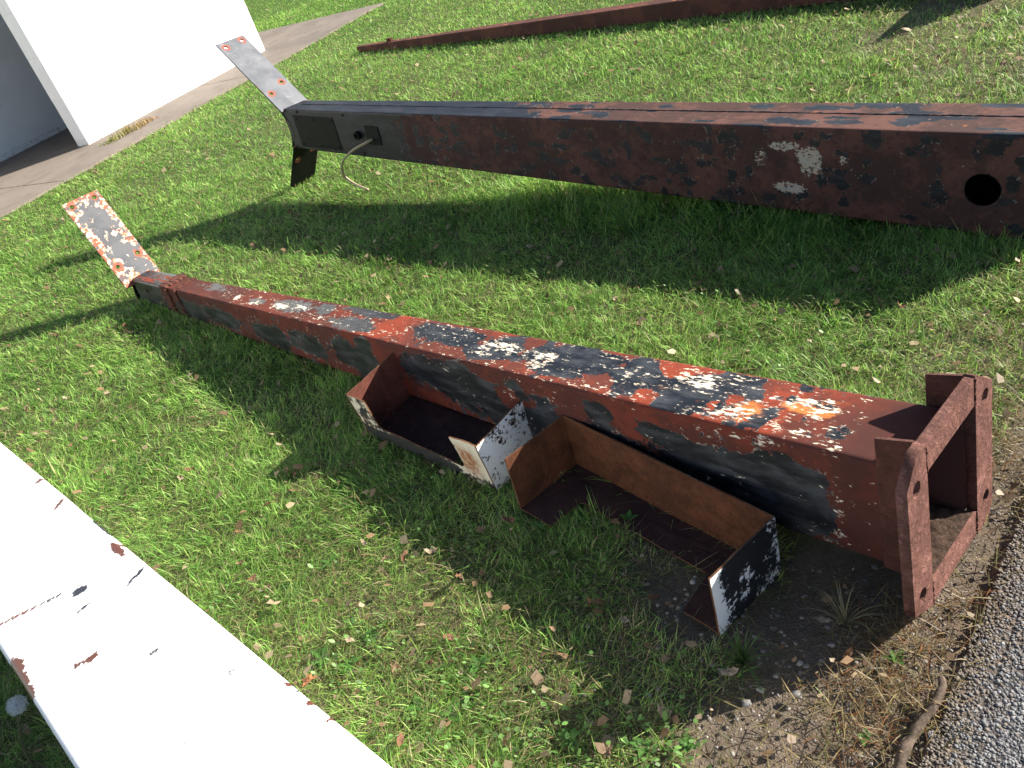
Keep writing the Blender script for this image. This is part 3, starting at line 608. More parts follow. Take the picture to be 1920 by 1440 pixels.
# round opening cut through the near wall
cy = bpy.data.objects.new('cutter', bpy.data.meshes.new('cutter')); bm = bmesh.new()
bmesh.ops.create_cone(bm, cap_ends=True, segments=40, radius1=0.049, radius2=0.049, depth=0.1); bm.to_mesh(cy.data); bm.free(); COL.objects.link(cy)
cy.matrix_world = pole2.matrix_world @ Matrix.Translation((0.139, 0.125, -0.013)) @ Matrix.Rotation(R_(90), 4, 'X')
md = sh2.modifiers.new('hole', 'BOOLEAN'); md.object = cy; md.operation = 'DIFFERENCE'; md.solver = 'EXACT'
bpy.context.view_layer.update(); dg = bpy.context.evaluated_depsgraph_get(); newme = bpy.data.meshes.new_from_object(sh2.evaluated_get(dg)); 
sh2.modifiers.clear(); old = sh2.data; sh2.data = newme; bpy.data.meshes.remove(old); bpy.data.objects.remove(cy)
newme.name = 'shaft'
# raised seam along the top
V = []; F = []
xs_ = np.linspace(-0.06, 3.62, 240)
for x in xs_:
    y = -0.012 + random.uniform(-0.0012, 0.0012); hgt = size2(x)[1] / 2 + 0.0022 + random.uniform(-0.0006, 0.0012)
    for dy, dz in ((-0.005, -0.004), (-0.002, 0), (0.003, 0.0004), (0.005, -0.004)): V.append((x, y + dy, hgt + dz))
for i in range(len(xs_) - 1):
    for a in range(3): F.append((i * 4 + a, i * 4 + a + 1, (i + 1) * 4 + a + 1, (i + 1) * 4 + a))
me = mesh_from('seam_weld', V, [f[::-1] for f in F], [M_FAR]); 
for nm, val in (('blk', 0.1), ('flk', 0.12), ('rst', 0.0)): set_attr(me, nm, np.where(np.array(V)[:, 0] > 1.9, 0.6 if nm == 'blk' else (-0.8 if nm == 'flk' else 0), val))
obj('seam_weld', me, pole2)
capw, caph = size2(-0.06)
obj('end_cap', box_mesh('end_cap', (-0.075, -capw / 2 - 0.004, -caph / 2 + 0.002), (-0.0605, capw / 2 + 0.004, caph / 2 + 0.004), M_PLATE, 0.002), pole2)
FHs = [(0.505, 0.055), (0.515, -0.06), (0.12, 0.055), (0.165, -0.052)]
M_W2 = wing_material('grey_bracket_paint', 0.55, 0.092, FHs, 'grey')
bracket(pole2, P2, 'bracket_arm', (FL + 0.002, FH1 / 2 - 0.004), R_(40.84), 0.545, 0.092, FHs, M_W2, '')
M_W2L = wing_material('dark_bracket_lower', 0.33, 0.092, [(0.10, 0.058), (0.06, -0.05)], 'dark')
bracket(pole2, P2, 'bracket_arm', (FL + 0.002, -FH1 / 2 + 0.004), R_(-53.5), 0.325, 0.090, [(0.10, 0.058)], M_W2L, '')
# curved end cheek closing the pole between both arms
V = []; F = []
for i in range(13):
    a = -1 + 2 * i / 12; z = a * (FH1 / 2); x = FL + 0.012 - 0.075 * (1 - a * a)
    for y in (-FW1 / 2 + 0.006, FW1 / 2 + 0.002): V.append((x + 0.03, y, z))
for i in range(12): F.append((2 * i, 2 * i + 1, 2 * i + 3, 2 * i + 2))
M_BLK = wing_material('black_paint_plain', 5, 5, [(50, 50)], 'dark')
me = mesh_from('end_cheek', V, F, [M_BLK], smooth=True); obj('end_cheek', me, pole2)
for s in (1, -1):
    pts = [(FL - 0.002, FH1 / 2)] + [(FL + 0.042 - 0.075 * (1 - (1 - 2 * i / 10) ** 2), (1 - 2 * i / 10) * FH1 / 2) for i in range(11)] + [(FL - 0.002, -FH1 / 2)]
    pts = [(FL + 0.001, FH1 / 2 - 0.003), (FL + 0.04, FH1 / 2 - 0.003), (FL + 0.012, FH1 / 4), (FL + 0.004, 0.0), (FL + 0.012, -FH1 / 4), (FL + 0.04, -FH1 / 2 + 0.003), (FL + 0.001, -FH1 / 2 + 0.003)]
    y = s * (FW1 / 2 - 0.004)
    obj('end_web', prism_mesh('end_web', pts, lambda a, b, w, y=y: (a, y - 0.003 + w, b), 0.006, [M_BLK] * 3), pole2)
ysd = lambda x: size2(x)[0] / 2
def on_side(x, z, d): return (x, ysd(x) + d, z)
def cover(x0, x1, z0, z1, name, t=0.004):
    pts = [(x0, z0), (x1, z0), (x1, z1), (x0, z1)]
    me = prism_mesh(name, pts, lambda a, b, w: (a, ysd(a) - 0.001 + w, b), t, [M_BLK] * 3); bevel_mesh(me, 0.001, 1); return obj(name, me, pole2)
cvr = cover(3.235, 3.60, -0.095, 0.080, 'cover_plate')
for (x, z) in ((3.575, 0.062), (3.258, 0.062), (3.255, -0.075), (3.575, -0.075), (3.41, 0.064), (3.41, -0.078)):
    obj('screw', tube_mesh('screw', [on_side(x, z, 0.001), on_side(x, z, 0.0065)], [0.0065, 0.005], M_BLK, 8), cvr)
M_HOLE = NT('hole_dark').bsdf((0.006, 0.006, 0.006), 0.9)
for (x, z) in ((3.14, 0.097), (3.545, 0.100), (3.30, -0.095), (3.05, -0.098)):  # near-black stubs stand in for the dark inside open bolt holes
    obj('screw', tube_mesh('screw', [on_side(x, z, -0.001), on_side(x, z, 0.004)], [0.007, 0.006], M_HOLE, 8), pole2)
bx = cover(2.88, 2.985, -0.045, 0.050, 'junction_plate', 0.006)
# conduit stub: a short open ring
def ring_mesh(name, c, r0, r1, d0, d1, mat, n=20):
    V = []; F = []
    for (r, d) in ((r1, d0), (r1, d1), (r0, d1), (r0, d0)):
        for i in range(n): a = 2 * math.pi * i / n; V.append(on_side(c[0] + r * math.cos(a), c[1] + r * math.sin(a), d))
    for k_ in range(3):
        for i in range(n): F.append((k_ * n + i, k_ * n + (i + 1) % n, (k_ + 1) * n + (i + 1) % n, (k_ + 1) * n + i))
    return mesh_from(name, V, F, [mat], smooth=False)
obj('conduit_stub', ring_mesh('conduit_stub', (3.05, 0.0), 0.013, 0.021, -0.002, 0.022, M_BLK), pole2)
def wire_mat():
    k = NT('tan_cable'); return k.bsdf(k.mix(k.noise(k.coord(), 20), (0.42, 0.34, 0.22), (0.26, 0.2, 0.13)), 0.6)
inv2 = pole2.matrix_world.inverted()
wp = [pole2.matrix_world @ Vector(on_side(2.945, -0.015, 0.002)), pole2.matrix_world @ Vector(on_side(2.955, -0.02, 0.03)), Vector((-0.370, 4.404, 0.260)), Vector((-0.446, 4.534, 0.190)), Vector((-0.476, 4.601, 0.110)), Vector((-0.440, 4.574, 0.050)), Vector((-0.373, 4.451, 0.030))]
def catmull(pts, n=8):
    out = []
    for i in range(len(pts) - 1):
        p0, p1, p2, p3 = pts[max(i - 1, 0)], pts[i], pts[i + 1], pts[min(i + 2, len(pts) - 1)]
        for j in range(n):
            t = j / n; out.append(0.5 * ((2 * p1) + (p2 - p0) * t + (2 * p0 - 5 * p1 + 4 * p2 - p3) * t * t + (3 * p1 - p0 - 3 * p2 + p3) * t ** 3))
    return out + [pts[-1]]
cw = [inv2 @ p for p in catmull(wp)]
obj('cable', tube_mesh('cable', cw, [0.0065] * len(cw), wire_mat(), 8), pole2)

# ---- slim far pole
A3 = np.array([-0.61, 0.792, 0.0]); U3 = np.array([0, 0, 1.0]); R3 = np.cross(A3, U3); P3 = np.array([3.08, 4.24, 0.078])
L3 = 5.53
size3 = lambda x: (0.16 + (0.06 - 0.16) * x / L3, 0.150 + (0.058 - 0.150) * x / L3)
el3 = math.atan((0.058 - 0.150) / 2 / L3); A3 = np.array([A3[0] * math.cos(el3), A3[1] * math.cos(el3), math.sin(el3)]); U3 = np.cross(R3, A3)
pole3 = empty('steel_pole', frame_matrix(P3, A3, R3, U3))
tag(pole3, 'slim plain rust brown steel pole, farthest away on the lawn', 'pole', 'old steel poles lying on the grass')
def f3(x, v, face): return dict(blk=np.full_like(x, -0.75), flk=np.full_like(x, -0.25), rst=np.where(face == 0, 0.25, -0.2))
M_P3 = paint_material('plain_rust_primer', primer=(0.12, 0.052, 0.040), primer_d=(0.075, 0.036, 0.029), cream=(0.4, 0.28, 0.2), edge=0.2)
obj('shaft', shaft_mesh('shaft', 0.0, L3, size3, 0.008, 0.016, M_P3, f3, seed=9), pole3)
obj('end_cap', box_mesh('end_cap', (L3 - 0.004, -0.029, -0.028), (L3 + 0.006, 0.029, 0.028), M_RUSTD, 0.002), pole3)
obj('shadow_base_plate', plate_mesh('shadow_base_plate', [(-0.24, -0.08), (0.24, -0.08), (0.24, 0.26), (-0.24, 0.26)], [[(-0.07, -0.07), (0.07, -0.07), (0.07, 0.07), (-0.07, 0.07)]], 0.018, M_PLATE), pole3).matrix_basis = Matrix(((0, 0, 1, -0.01), (1, 0, 0, 0), (0, 1, 0, 0), (0, 0, 0, 1)))  # unseen base plate, made oversized so its shadow reaches into view
for s in (1, -1):
    obj('gusset', prism_mesh('gusset', [(0, -0.07), (0.09, -0.07), (0.09, 0.15), (0, 0.16)], lambda a, b, w, s=s: (a, s * 0.085 - 0.004 + w, b), 0.008, [M_PLATE] * 3), pole3)
obj('lug', box_mesh('lug', (L3 - 0.50, -0.02, size3(L3 - 0.45)[1] / 2 - 0.003), (L3 - 0.44, 0.012, size3(L3 - 0.45)[1] / 2 + 0.028), M_RUSTD, 0.006), pole3)

# ---- white pole in the foreground
A4 = np.array([-0.5985, 0.8011, 0.0]); U4 = np.array([0, 0, 1.0]); R4 = np.cross(A4, U4)
XR = np.array([-0.361, 0.830]); Q4 = XR - A4[:2] * 0.62           # right top edge starts here
TOP4 = 0.300; H4 = 0.285
def size4(x): return (0.345 - 0.028 * (x - 0.6), H4)
def white_fields(x, v, face): return dict(blk=np.full_like(x, -1.0), flk=np.full_like(x, 0.0), rst=np.zeros_like(x))
CH = [((-0.988, 1.639), 0.034, 0.008, -0.95, 1.0), ((-0.975, 1.655), 0.010, 0.007, 0.2, 1.0), ((-1.052, 1.535), 0.015, 0.011, 0.4, -1.0), ((-1.19, 1.525), 0.055, 0.004, 0.22, 1.0), ((-1.12, 1.541), 0.025, 0.003, 0.22, -1.0), ((-0.979, 1.302), 0.022, 0.005, 0.1, 0.9), ((-0.965, 1.31), 0.012, 0.006, 0.3, 1.0), ((-0.826, 1.26), 0.010, 0.008, 0.0, -0.55), ((-0.659, 1.137), 0.009, 0.007, 0.3, -0.55), ((-1.215, 1.93), 0.025, 0.005, 1.3, 0.9), ((-0.917, 1.516), 0.026, 0.004, 0.9, -0.9), ((-1.03, 1.47), 0.022, 0.003, 0.5, -0.7),
      ((-1.143, 1.359), 0.028, 0.012, 2.2, 1.0), ((-1.118, 1.315), 0.03, 0.011, 2.2, 1.0), ((-1.092, 1.271), 0.02, 0.012, 2.1, 1.0), ((-0.543, 1.067), 0.007, 0.005, 0.0, 1.0), ((-0.497, 1.014), 0.011, 0.007, 0.6, 1.0), ((-0.464, 0.968), 0.012, 0.004, 0.9, 0.9), ((-1.316, 2.09), 0.016, 0.007, 0.6, 1.0), ((-1.06, 1.76), 0.06, 0.0035, 2.21, -0.9), ((-1.13, 1.86), 0.05, 0.003, 2.21, -0.8)]
def white_mat():
    k = NT('white_gloss_paint'); co = k.coord(); n1 = k.noise(co, 110, 6, 0.75); n2 = k.noise(co, 260, 3, 0.7); n3 = k.noise(co, 5, 3)
    f = k.math('MULTIPLY', k.math('SUBTRACT', n1, 0.5), 2.6)
    mr_ = k.mr(k.math('ADD', k.attr('rst'), f), 0.36, 0.42); mk = k.mr(k.math('ADD', k.attr('blk'), f), 0.36, 0.42)
    sp = k.mr(k.noise(co, 95, 4, 0.7), 0.74, 0.765)
    c = k.mix(n3, (0.80, 0.80, 0.80), (0.84, 0.84, 0.83)); c = k.mix(k.math('MULTIPLY', sp, 0.7), c, (0.2, 0.17, 0.16))
    c = k.mix(mr_, c, k.mix(n2, (0.075, 0.026, 0.018), (0.14, 0.05, 0.03))); c = k.mix(mk, c, (0.02, 0.024, 0.036))
    h = k.math('SUBTRACT', 1.0, k.math('MAXIMUM', mr_, mk))
    return k.bsdf(c, 0.4, k.bump(h, 0.5, 0.001), 0.45)
M_WHITE = white_mat()
C4 = Q4 - R4[:2] * (size4(0)[0] / 2)
pole4 = empty('white_pole', frame_matrix(np.array([C4[0], C4[1], TOP4 - H4 / 2]), A4, R4, U4))
tag(pole4, 'white painted steel pole with rust chips in the near corner', 'pole')
X4 = 3.35
me = shaft_mesh('shaft', 0.0, X4, size4, 0.014, 0.0075, M_WHITE, white_fields, seed=12)
co_ = np.empty(len(me.vertices) * 3, np.float32); me.vertices.foreach_get('co', co_); co_ = co_.reshape(-1, 3)
dw = (size4(0)[0] - (0.345 - 0.028 * (co_[:, 0] - 0.6))) / 2          # keep the right edge straight: shift by half the taper
co_[:, 1] -= dw
wx = C4[0] + A4[0] * co_[:, 0] - R4[0] * co_[:, 1]; wy = C4[1] + A4[1] * co_[:, 0] - R4[1] * co_[:, 1]
br = np.zeros(len(co_)); bk = np.zeros(len(co_))
up_ = co_[:, 2] > 0.06
for (cx, cyy), ra, rb, an, val in CH:
    dx, dy = wx - cx, wy - cyy; a_ = dx * math.cos(an) + dy * math.sin(an); b_ = -dx * math.sin(an) + dy * math.cos(an)
    e = 1 - sstep(0.55, 1.7, np.sqrt((a_ / ra) ** 2 + (b_ / rb) ** 2))
    if val > 0: br = np.maximum(br, val * e * up_)
    else: bk = np.maximum(bk, -val * e * up_)
me.vertices.foreach_set('co', co_.ravel()); me.attributes['rst'].data.foreach_set('value', br.astype(np.float32)); me.attributes['blk'].data.foreach_set('value', bk.astype(np.float32)); me.update()
obj('shaft', me, pole4)
for x in (0.0, X4):
    w = size4(x)[0]; s = (size4(0)[0] - w) / 2
    obj('end_cap', box_mesh('end_cap', (x - 0.008, -w / 2 + 0.004 - s, -H4 / 2 + 0.004), (x + 0.004, w / 2 - 0.004 - s, H4 / 2 - 0.004), M_PLATE, 0.002), pole4)

# ------------------------------------------------------------------ folded sheet metal covers
def rotm(yaw, pitch, roll): return Matrix.Rotation(yaw, 4, 'Z') @ Matrix.Rotation(pitch, 4, 'Y') @ Matrix.Rotation(roll, 4, 'X')
M_IN1 = rust_material('inner_rust_red', (0.085, 0.031, 0.024), (0.15, 0.052, 0.036), (0.035, 0.016, 0.013), (0.2, 0.085, 0.055), 0.7, 0.35, 0.0015)
M_IN2 = rust_material('inner_rust_orange', (0.075, 0.030, 0.017), (0.145, 0.055, 0.026), (0.035, 0.018, 0.013), (0.19, 0.10, 0.055), 0.8, 0.4, 0.0015)
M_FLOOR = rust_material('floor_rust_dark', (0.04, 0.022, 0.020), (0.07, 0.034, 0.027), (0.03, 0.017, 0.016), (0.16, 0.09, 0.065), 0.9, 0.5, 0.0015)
M_EDGE = rust_material('edge_rust', (0.10, 0.045, 0.024), (0.19, 0.095, 0.05), (0.04, 0.018, 0.012), (0.42, 0.32, 0.22), 1.5, 0.4, 0.001)
def bx_white(k):
    x = k.xyz(k.coord()); return k.math('ADD', k.mr(x[2], 0.02, 0.19, -0.55, 0.1, False), k.mr(x[1], 0.05, 0.21, -0.1, 0.30, False))
M_WEND = white_flake_material('white_chipped_paint', (0.80, 0.80, 0.80), (0.02, 0.02, 0.024), (0.5, 0.27, 0.10), 0.42, 1.15, bx_white)
def bx_front(k):
    x = k.xyz(k.coord()); a = k.mr(x[0], 0.36, 0.47, 1.1, -0.9); b = k.mr(x[2], 0.02, 0.062, 0.55, -0.6); c_ = k.mr(x[0], 0.055, 0.10, -0.15, 0.0)
    return k.math('ADD', k.math('ADD', k.math('MULTIPLY', a, 0.5), b), c_)
def st_front(k):
    x = k.xyz(k.coord()); a = k.math('MULTIPLY', k.mr(x[0], 0.43, 0.47), k.mr(x[0], 0.545, 0.50)); b = k.math('MULTIPLY', k.mr(x[2], 0.02, 0.07), k.mr(x[2], 0.165, 0.11)); return k.math('MULTIPLY', a, b)
M_CREAM = white_flake_material('cream_and_black_paint', (0.66, 0.60, 0.48), (0.030, 0.031, 0.032), (0.42, 0.17, 0.06), 0.85, 0.75, bx_front, stain=st_front)
def bx_black(k):
    x = k.xyz(k.coord()); return k.math('ADD', k.mr(x[1], 0.0, 0.05, -0.95, 0.75), k.math('ADD', k.mr(x[1], 0.13, 0.20, 0.0, -0.75), k.mr(x[2], 0.08, 0.0, 0.0, -0.2)))
M_BEND = white_flake_material('black_over_white_paint', (0.78, 0.79, 0.80), (0.016, 0.017, 0.021), (0.5, 0.5, 0.5), 0.55, 1.25, bx_black)
TH = 0.0045
def dent(me, amp=0.0022, sc=9.0, seed=0, cuts=5):
    bm = bmesh.new(); bm.from_mesh(me); bmesh.ops.triangulate(bm, faces=bm.faces); bmesh.ops.subdivide_edges(bm, edges=[e for e in bm.edges if e.calc_length() > 0.03], cuts=cuts, use_grid_fill=True)
    for v in bm.verts:
        a = float(fbm(v.co.x + 3.1 * v.co.z, v.co.y * 1.7 + v.co.z, sc, 140 + seed)) - 0.5; b = float(fbm(v.co.x * 1.3 - v.co.y, v.co.z + 0.6 * v.co.y, sc, 150 + seed)) - 0.5; c = float(fbm(v.co.y, v.co.x + v.co.z, sc * 3, 160 + seed)) - 0.5
        v.co.x += amp * a; v.co.y += amp * 2 * b; v.co.z += amp * 1.5 * c
    bm.to_mesh(me); bm.free(); me.update()
def cover_thing(name, O, ang, label):
    M = Matrix.Translation(O) @ rotm(*[R_(a) for a in ang]); o = empty(name, M); tag(o, label, 'metal cover', 'folded steel covers beside the red pole'); return o
# piece lying on its web, notched flange towards the camera
c1 = cover_thing('metal_cover', (-0.457, 2.196, 0.010), (-53.51, 1.69, 5.12), 'white chipped steel cover with notched front, behind the rusty one')
LA, DA, HA = 0.548, 0.195, 0.169
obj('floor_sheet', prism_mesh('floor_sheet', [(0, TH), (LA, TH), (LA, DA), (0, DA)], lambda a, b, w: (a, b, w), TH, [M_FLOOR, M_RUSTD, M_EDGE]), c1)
fl = [(0.002, 0.0), (LA - 0.002, 0.0), (LA - 0.002, HA), (0.447, HA - 0.004), (0.455, 0.062), (0.44, 0.050), (0.10, 0.058), (0.086, 0.066), (0.078, HA - 0.003), (0.002, HA)]
obj('front_flange', prism_mesh('front_flange', fl, lambda a, b, w: (a, TH - w, b), TH, [M_CREAM, M_IN1, M_EDGE]), c1)
def end_panel(parent, x, D, H, out, mats, name='end_panel', dy=0.0):
    pts = [(0.0 + dy, 0.0), (D, 0.0), (D, H), (0.0 + dy, H)]
    me = prism_mesh(name, pts, (lambda a, b, w: (x + w * out, a, b)), TH, mats); return obj(name, me, parent)
end_panel(c1, LA, DA, HA, 1, [M_WEND, M_IN1, M_EDGE]); end_panel(c1, 0.0, DA, HA, -1, [M_WEND, M_IN1, M_EDGE])
# piece standing on its notched flange, web against the pole
c2 = cover_thing('metal_cover', (-0.08, 1.63, 0.014), (-60.58, 1.7, -0.79), 'rust brown open steel cover with black and white end, lying nearest')
LB, DB, HB = 0.609, 0.198, 0.164
obj('web_sheet', prism_mesh('web_sheet', [(0, 0), (LB, 0), (LB, HB), (0, HB)], lambda a, b, w: (a, DB - TH + w, b), TH, [M_RUSTD, M_IN2, M_EDGE]), c2)
fl2 = [(0.0, 0.0), (0.105, 0.0), (0.110, 0.098), (0.12, 0.104), (0.49, 0.104), (0.500, 0.096), (0.517, 0.0), (LB, 0.0), (LB, DB - TH), (0.0, DB - TH)]
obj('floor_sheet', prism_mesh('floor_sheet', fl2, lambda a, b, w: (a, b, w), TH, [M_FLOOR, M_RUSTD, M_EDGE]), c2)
end_panel(c2, LB, DB, HB, 1, [M_BEND, M_IN2, M_EDGE]); end_panel(c2, 0.0, DB, HB, -1, [M_WEND, M_IN2, M_EDGE])
for q_, par in enumerate((c1, c2)):
    for ch_ in par.children: dent(ch_.data, 0.0035, 9.0, q_)

# ------------------------------------------------------------------ lawn grass
CR = np.array(CAM_R)
def project(x, y, z):
    d = np.stack([x, y, z - CAM_H], -1) @ CR; return 960 + 1600 * d[..., 0] / -d[..., 2], 720 - 1600 * d[..., 1] / -d[..., 2], -d[..., 2]
F1c = np.linalg.inv(np.array(c1.matrix_world)); F2c = np.linalg.inv(np.array(c2.matrix_world))
def local(Minv, x, y, z=0.0): return Minv[0, 0] * x + Minv[0, 1] * y + Minv[0, 2] * z + Minv[0, 3], Minv[1, 0] * x + Minv[1, 1] * y + Minv[1, 2] * z + Minv[1, 3]
FP = [(np.linalg.inv(np.array(pole1.matrix_world)), -0.0, 3.76, lambda x: W0 / 2 + (W1 - W0) / 2 * x / L1), (np.linalg.inv(np.array(pole3.matrix_world)), -0.02, L3, lambda x: 0.08 - 0.05 * x / L3), (np.linalg.inv(np.array(pole4.matrix_world)), 0.0, X4, lambda x: 0.16 + 0 * x), (np.linalg.inv(np.array(pole2.matrix_world)), -0.07, 0.45, lambda x: 0.125 - 0.01 * x)]
def blocked(x, y):
    b = np.zeros(len(x), bool)
    lx, ly = local(F1c, x, y); b |= (lx > -0.006) & (lx < LA + 0.006) & (ly > -0.006) & (ly < DA + 0.0)
    lx, ly = local(F2c, x, y); b |= (lx > -0.006) & (lx < LB + 0.006) & (ly > 0.100) & (ly < DB + 0.006); b |= (lx > -0.006) & (lx < 0.108) & (ly > -0.004) & (ly < DB); b |= (lx > 0.505) & (lx < LB + 0.006) & (ly > -0.004) & (ly < DB)
    for Mi, xa, xb, hw in FP:
        lx, ly = local(Mi, x, y, 0.1); b |= (lx > xa) & (lx < xb) & (np.abs(ly) < hw(lx) - 0.004)
    pu = x * BU[0] + y * BU[1]; pn = x * BN[0] + y * BN[1]
    b |= (pn < -6.97 + 0.03 * (fbm(pu, pu * 0, 6, 61) - 0.5)) & (pu < 8.8)
    return b
def scatter(n, box, zones):
    pass
def in_view(x, y, mrg):
    u, v, d = project(x, y, np.zeros(len(x))); return (u > -mrg) & (u < 1920 + mrg) & (v > -mrg) & (v < 1440 + mrg) & (d > 0.2)
def gen_points():
    pts = []
    for (ya, yb, dens) in ((0.35, 1.6, 42000), (1.6, 2.6, 33000), (2.6, 4.0, 19500), (4.0, 6.0, 10500), (6.0, 9.0, 5000), (9.0, 14.0, 2200), (14.0, 22.0, 500)):
        xa, xb = -2.0 - yb * 0.6, 1.2 + yb * 0.75
        n = int((xb - xa) * (yb - ya) * dens); x = rng.uniform(xa, xb, n); y = rng.uniform(ya, yb, n)
        k = in_view(x, y, 60) | (in_view(x, y, 620) & (rng.random(n) < 0.22)); pts.append(np.stack([x[k], y[k]], 1))
    return np.concatenate(pts)
def leaf_material(name, trans=0.35, spec=0.35, rough=0.5):
    k = NT(name); c = k.attr('gcol', 'Color')
    n = k.noise(k.coord(), 140, 2); c2_ = k.mix(k.mr(n, 0.3, 0.7, 0, 0.25), c, (0.02, 0.03, 0.008))
    b = k.n('ShaderNodeBsdfPrincipled'); k.put(b.inputs['Base Color'], c2_); b.inputs['Roughness'].default_value = rough; b.inputs['Specular IOR Level'].default_value = spec
    t = k.n('ShaderNodeBsdfTranslucent'); k.put(t.inputs['Color'], c2_); mx = k.n('ShaderNodeMixShader'); mx.inputs[0].default_value = trans
    k.t.links.new(b.outputs[0], mx.inputs[1]); k.t.links.new(t.outputs[0], mx.inputs[2]); k.t.links.new(mx.outputs[0], k.out.inputs[0]); return k.mat
M_GRASS = leaf_material('grass_blade', 0.48)

def blades(name, x, y, z0, length, width, lean, az, curve, cols, mat, flat=None, label=None, kind='stuff', cat=None):
    """ribbons of 3 levels + tip; all arrays (n)"""
    n = len(x); ts = np.array([0.0, 0.55]); V = np.zeros((n, 5, 3), np.float32)
    ca, sa = np.cos(az), np.sin(az)
    tw = rng.uniform(-0.9, 0.9, n); px, py = -np.sin(az + tw), np.cos(az + tw)
    def pos(t):
        hor = length * (np.sin(lean) * t + curve * t * t * 0.5); ver = length * (np.cos(lean) * t - 0.45 * curve * t * t)
        return x + ca * hor, y + sa * hor, z0 + np.maximum(ver, 0.002 * t)
    for i, t in enumerate(ts):
        cx, cy_, cz = pos(t); w = width * (1.0 - 0.4 * t ** 1.6) / 2
        V[:, 2 * i] = np.stack([cx - px * w, cy_ - py * w, cz], 1); V[:, 2 * i + 1] = np.stack([cx + px * w, cy_ + py * w, cz], 1)
    cx, cy_, cz = pos(1.0); V[:, 4] = np.stack([cx, cy_, cz], 1)
    b = (np.arange(n) * 5)[:, None]
    q = b + np.array([0, 1, 3, 2]); t3 = b + np.array([2, 3, 4])
    ff = np.concatenate([q.ravel(), t3.ravel()]); lt = np.concatenate([np.full(n, 4), np.full(n, 3)])
    me = fast_mesh(name, V.reshape(-1, 3), ff, lt, [mat], True)
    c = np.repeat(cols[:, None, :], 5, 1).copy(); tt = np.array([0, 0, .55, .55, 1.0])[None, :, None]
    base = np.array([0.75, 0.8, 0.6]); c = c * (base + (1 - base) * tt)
    set_col(me, 'gcol', c.reshape(-1, 3)); o = obj(name, me); o['kind'] = kind
    return o

pts = gen_points(); x, y = pts[:, 0], pts[:, 1]
bare = bare_f(x, y); dist = np.hypot(x, y)
clump = fbm(x, y, 22, 71); big = fbm(x, y, 1.6, 81)
keep = (rng.random(len(x)) > np.clip(bare * 1.12, 0, 1)) & (rng.random(len(x)) < 0.35 + 1.3 * clump) & ~blocked(x, y) & (as_dist(x, y) > 0.015)
x, y, bare, dist, clump, big = [a[keep] for a in (x, y, bare, dist, clump, big)]
n = len(x)
dry = np.clip(0.10 + 0.55 * bare + 0.5 * sstep(0.9, 2.4, x) * (0.6 - 0.2 * sstep(4, 7, y)) + 0.35 * (big - 0.5) + 0.25 * sstep(2.2, 1.0, y), 0, 0.9)
length = (0.028 + 0.030 * rng.random(n) ** 1.5) * (0.45 + 1.15 * clump) * (1 - 0.35 * bare); width = rng.uniform(0.0011, 0.0026, n) * (1 + 0.33 * np.clip(dist - 1.8, 0, 8))
width = np.where(in_view(x, y, 60), width, width * 2.0)      # thinner stand beyond the frame, wider blades
tall = rng.random(n) < 0.02; length[tall] *= 1.6
# unmown fringe along the poles and covers
lx, ly = local(np.linalg.inv(np.array(pole2.matrix_world)), x, y, 0.0); fr_ = sstep(0.34, 0.10, np.abs(ly)) * (0.35 + 0.65 * sstep(0.3, 0.9, lx)) * sstep(2.5, 1.7, lx) * (lx > -0.3); length *= 1 + 1.3 * fr_; wid_ = 1 + 0.3 * fr_
lx, ly = local(np.linalg.inv(np.array(pole1.matrix_world)), x, y, 0.0); fr1 = sstep(0.22, 0.11, np.abs(ly)) * sstep(0.4, 0.8, lx) * sstep(3.9, 3.7, lx); length *= 1 + 0.5 * fr1; width *= wid_
flow = fbm(x, y, 5, 91) * 12.0
az = np.where(rng.random(n) < 0.5, flow + rng.normal(0, 0.6, n), rng.uniform(0, 6.28, n))
lean = np.clip(np.abs(rng.normal(0.80, 0.36, n)) * (1 - 0.5 * fr_), 0.05, 1.40); curve = rng.uniform(0.1, 1.0, n)
g1 = np.array([0.105, 0.270, 0.046]); g2 = np.array([0.440, 0.720, 0.165]); g3 = np.array([0.58, 0.65, 0.22]); tan = np.array([0.60, 0.48, 0.31])
f_ = np.clip(rng.normal(0.46, 0.36, n) + 0.9 * (big - 0.5) + 0.5 * (fbm(x, y, 7, 85) - 0.5), 0, 1)[:, None]; cols = g1 * (1 - f_) + g2 * f_
yl = (rng.random(n) < 0.12 + 0.5 * dry)[:, None]; cols = np.where(yl, cols * 0.45 + g3 * 0.55, cols)
tn = (rng.random(n) < 0.04 + 0.42 * dry ** 1.3)[:, None]; cols = np.where(tn, tan * rng.uniform(0.5, 1.1, (n, 1)), cols)
cols = cols * rng.uniform(0.75, 1.25, (n, 1))
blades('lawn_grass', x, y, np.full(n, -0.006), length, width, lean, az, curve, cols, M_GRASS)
print('grass blades', n)

# dead thatch lying flat between the blades
pts = gen_points(); sel = rng.random(len(pts)) < 0.10; x, y = pts[sel, 0], pts[sel, 1]
bare = bare_f(x, y); keep = (~blocked(x, y)) & (rng.random(len(x)) < 0.55 + 0.4 * sstep(2.5, 1.2, y) - 0.45 * sstep(0.8, 1.0, bare)) & (as_dist(x, y) > -0.02)
x, y = x[keep], y[keep]; n = len(x)
tcols = np.array([0.30, 0.235, 0.13]) * rng.uniform(0.35, 1.15, (n, 1)) * np.array([1, 1, 1]) + rng.uniform(-0.02, 0.02, (n, 3)); tcols = np.clip(tcols, 0.01, 1)
blades('dead_thatch', x, y, rng.uniform(-0.002, 0.012, n), rng.uniform(0.025, 0.07, n), rng.uniform(0.0012, 0.003, n) * (1 + 0.25 * np.clip(np.hypot(x, y) - 2, 0, 8)), rng.uniform(1.15, 1.5, n), rng.uniform(0, 6.28, n), rng.uniform(-0.2, 0.3, n), tcols, M_GRASS)

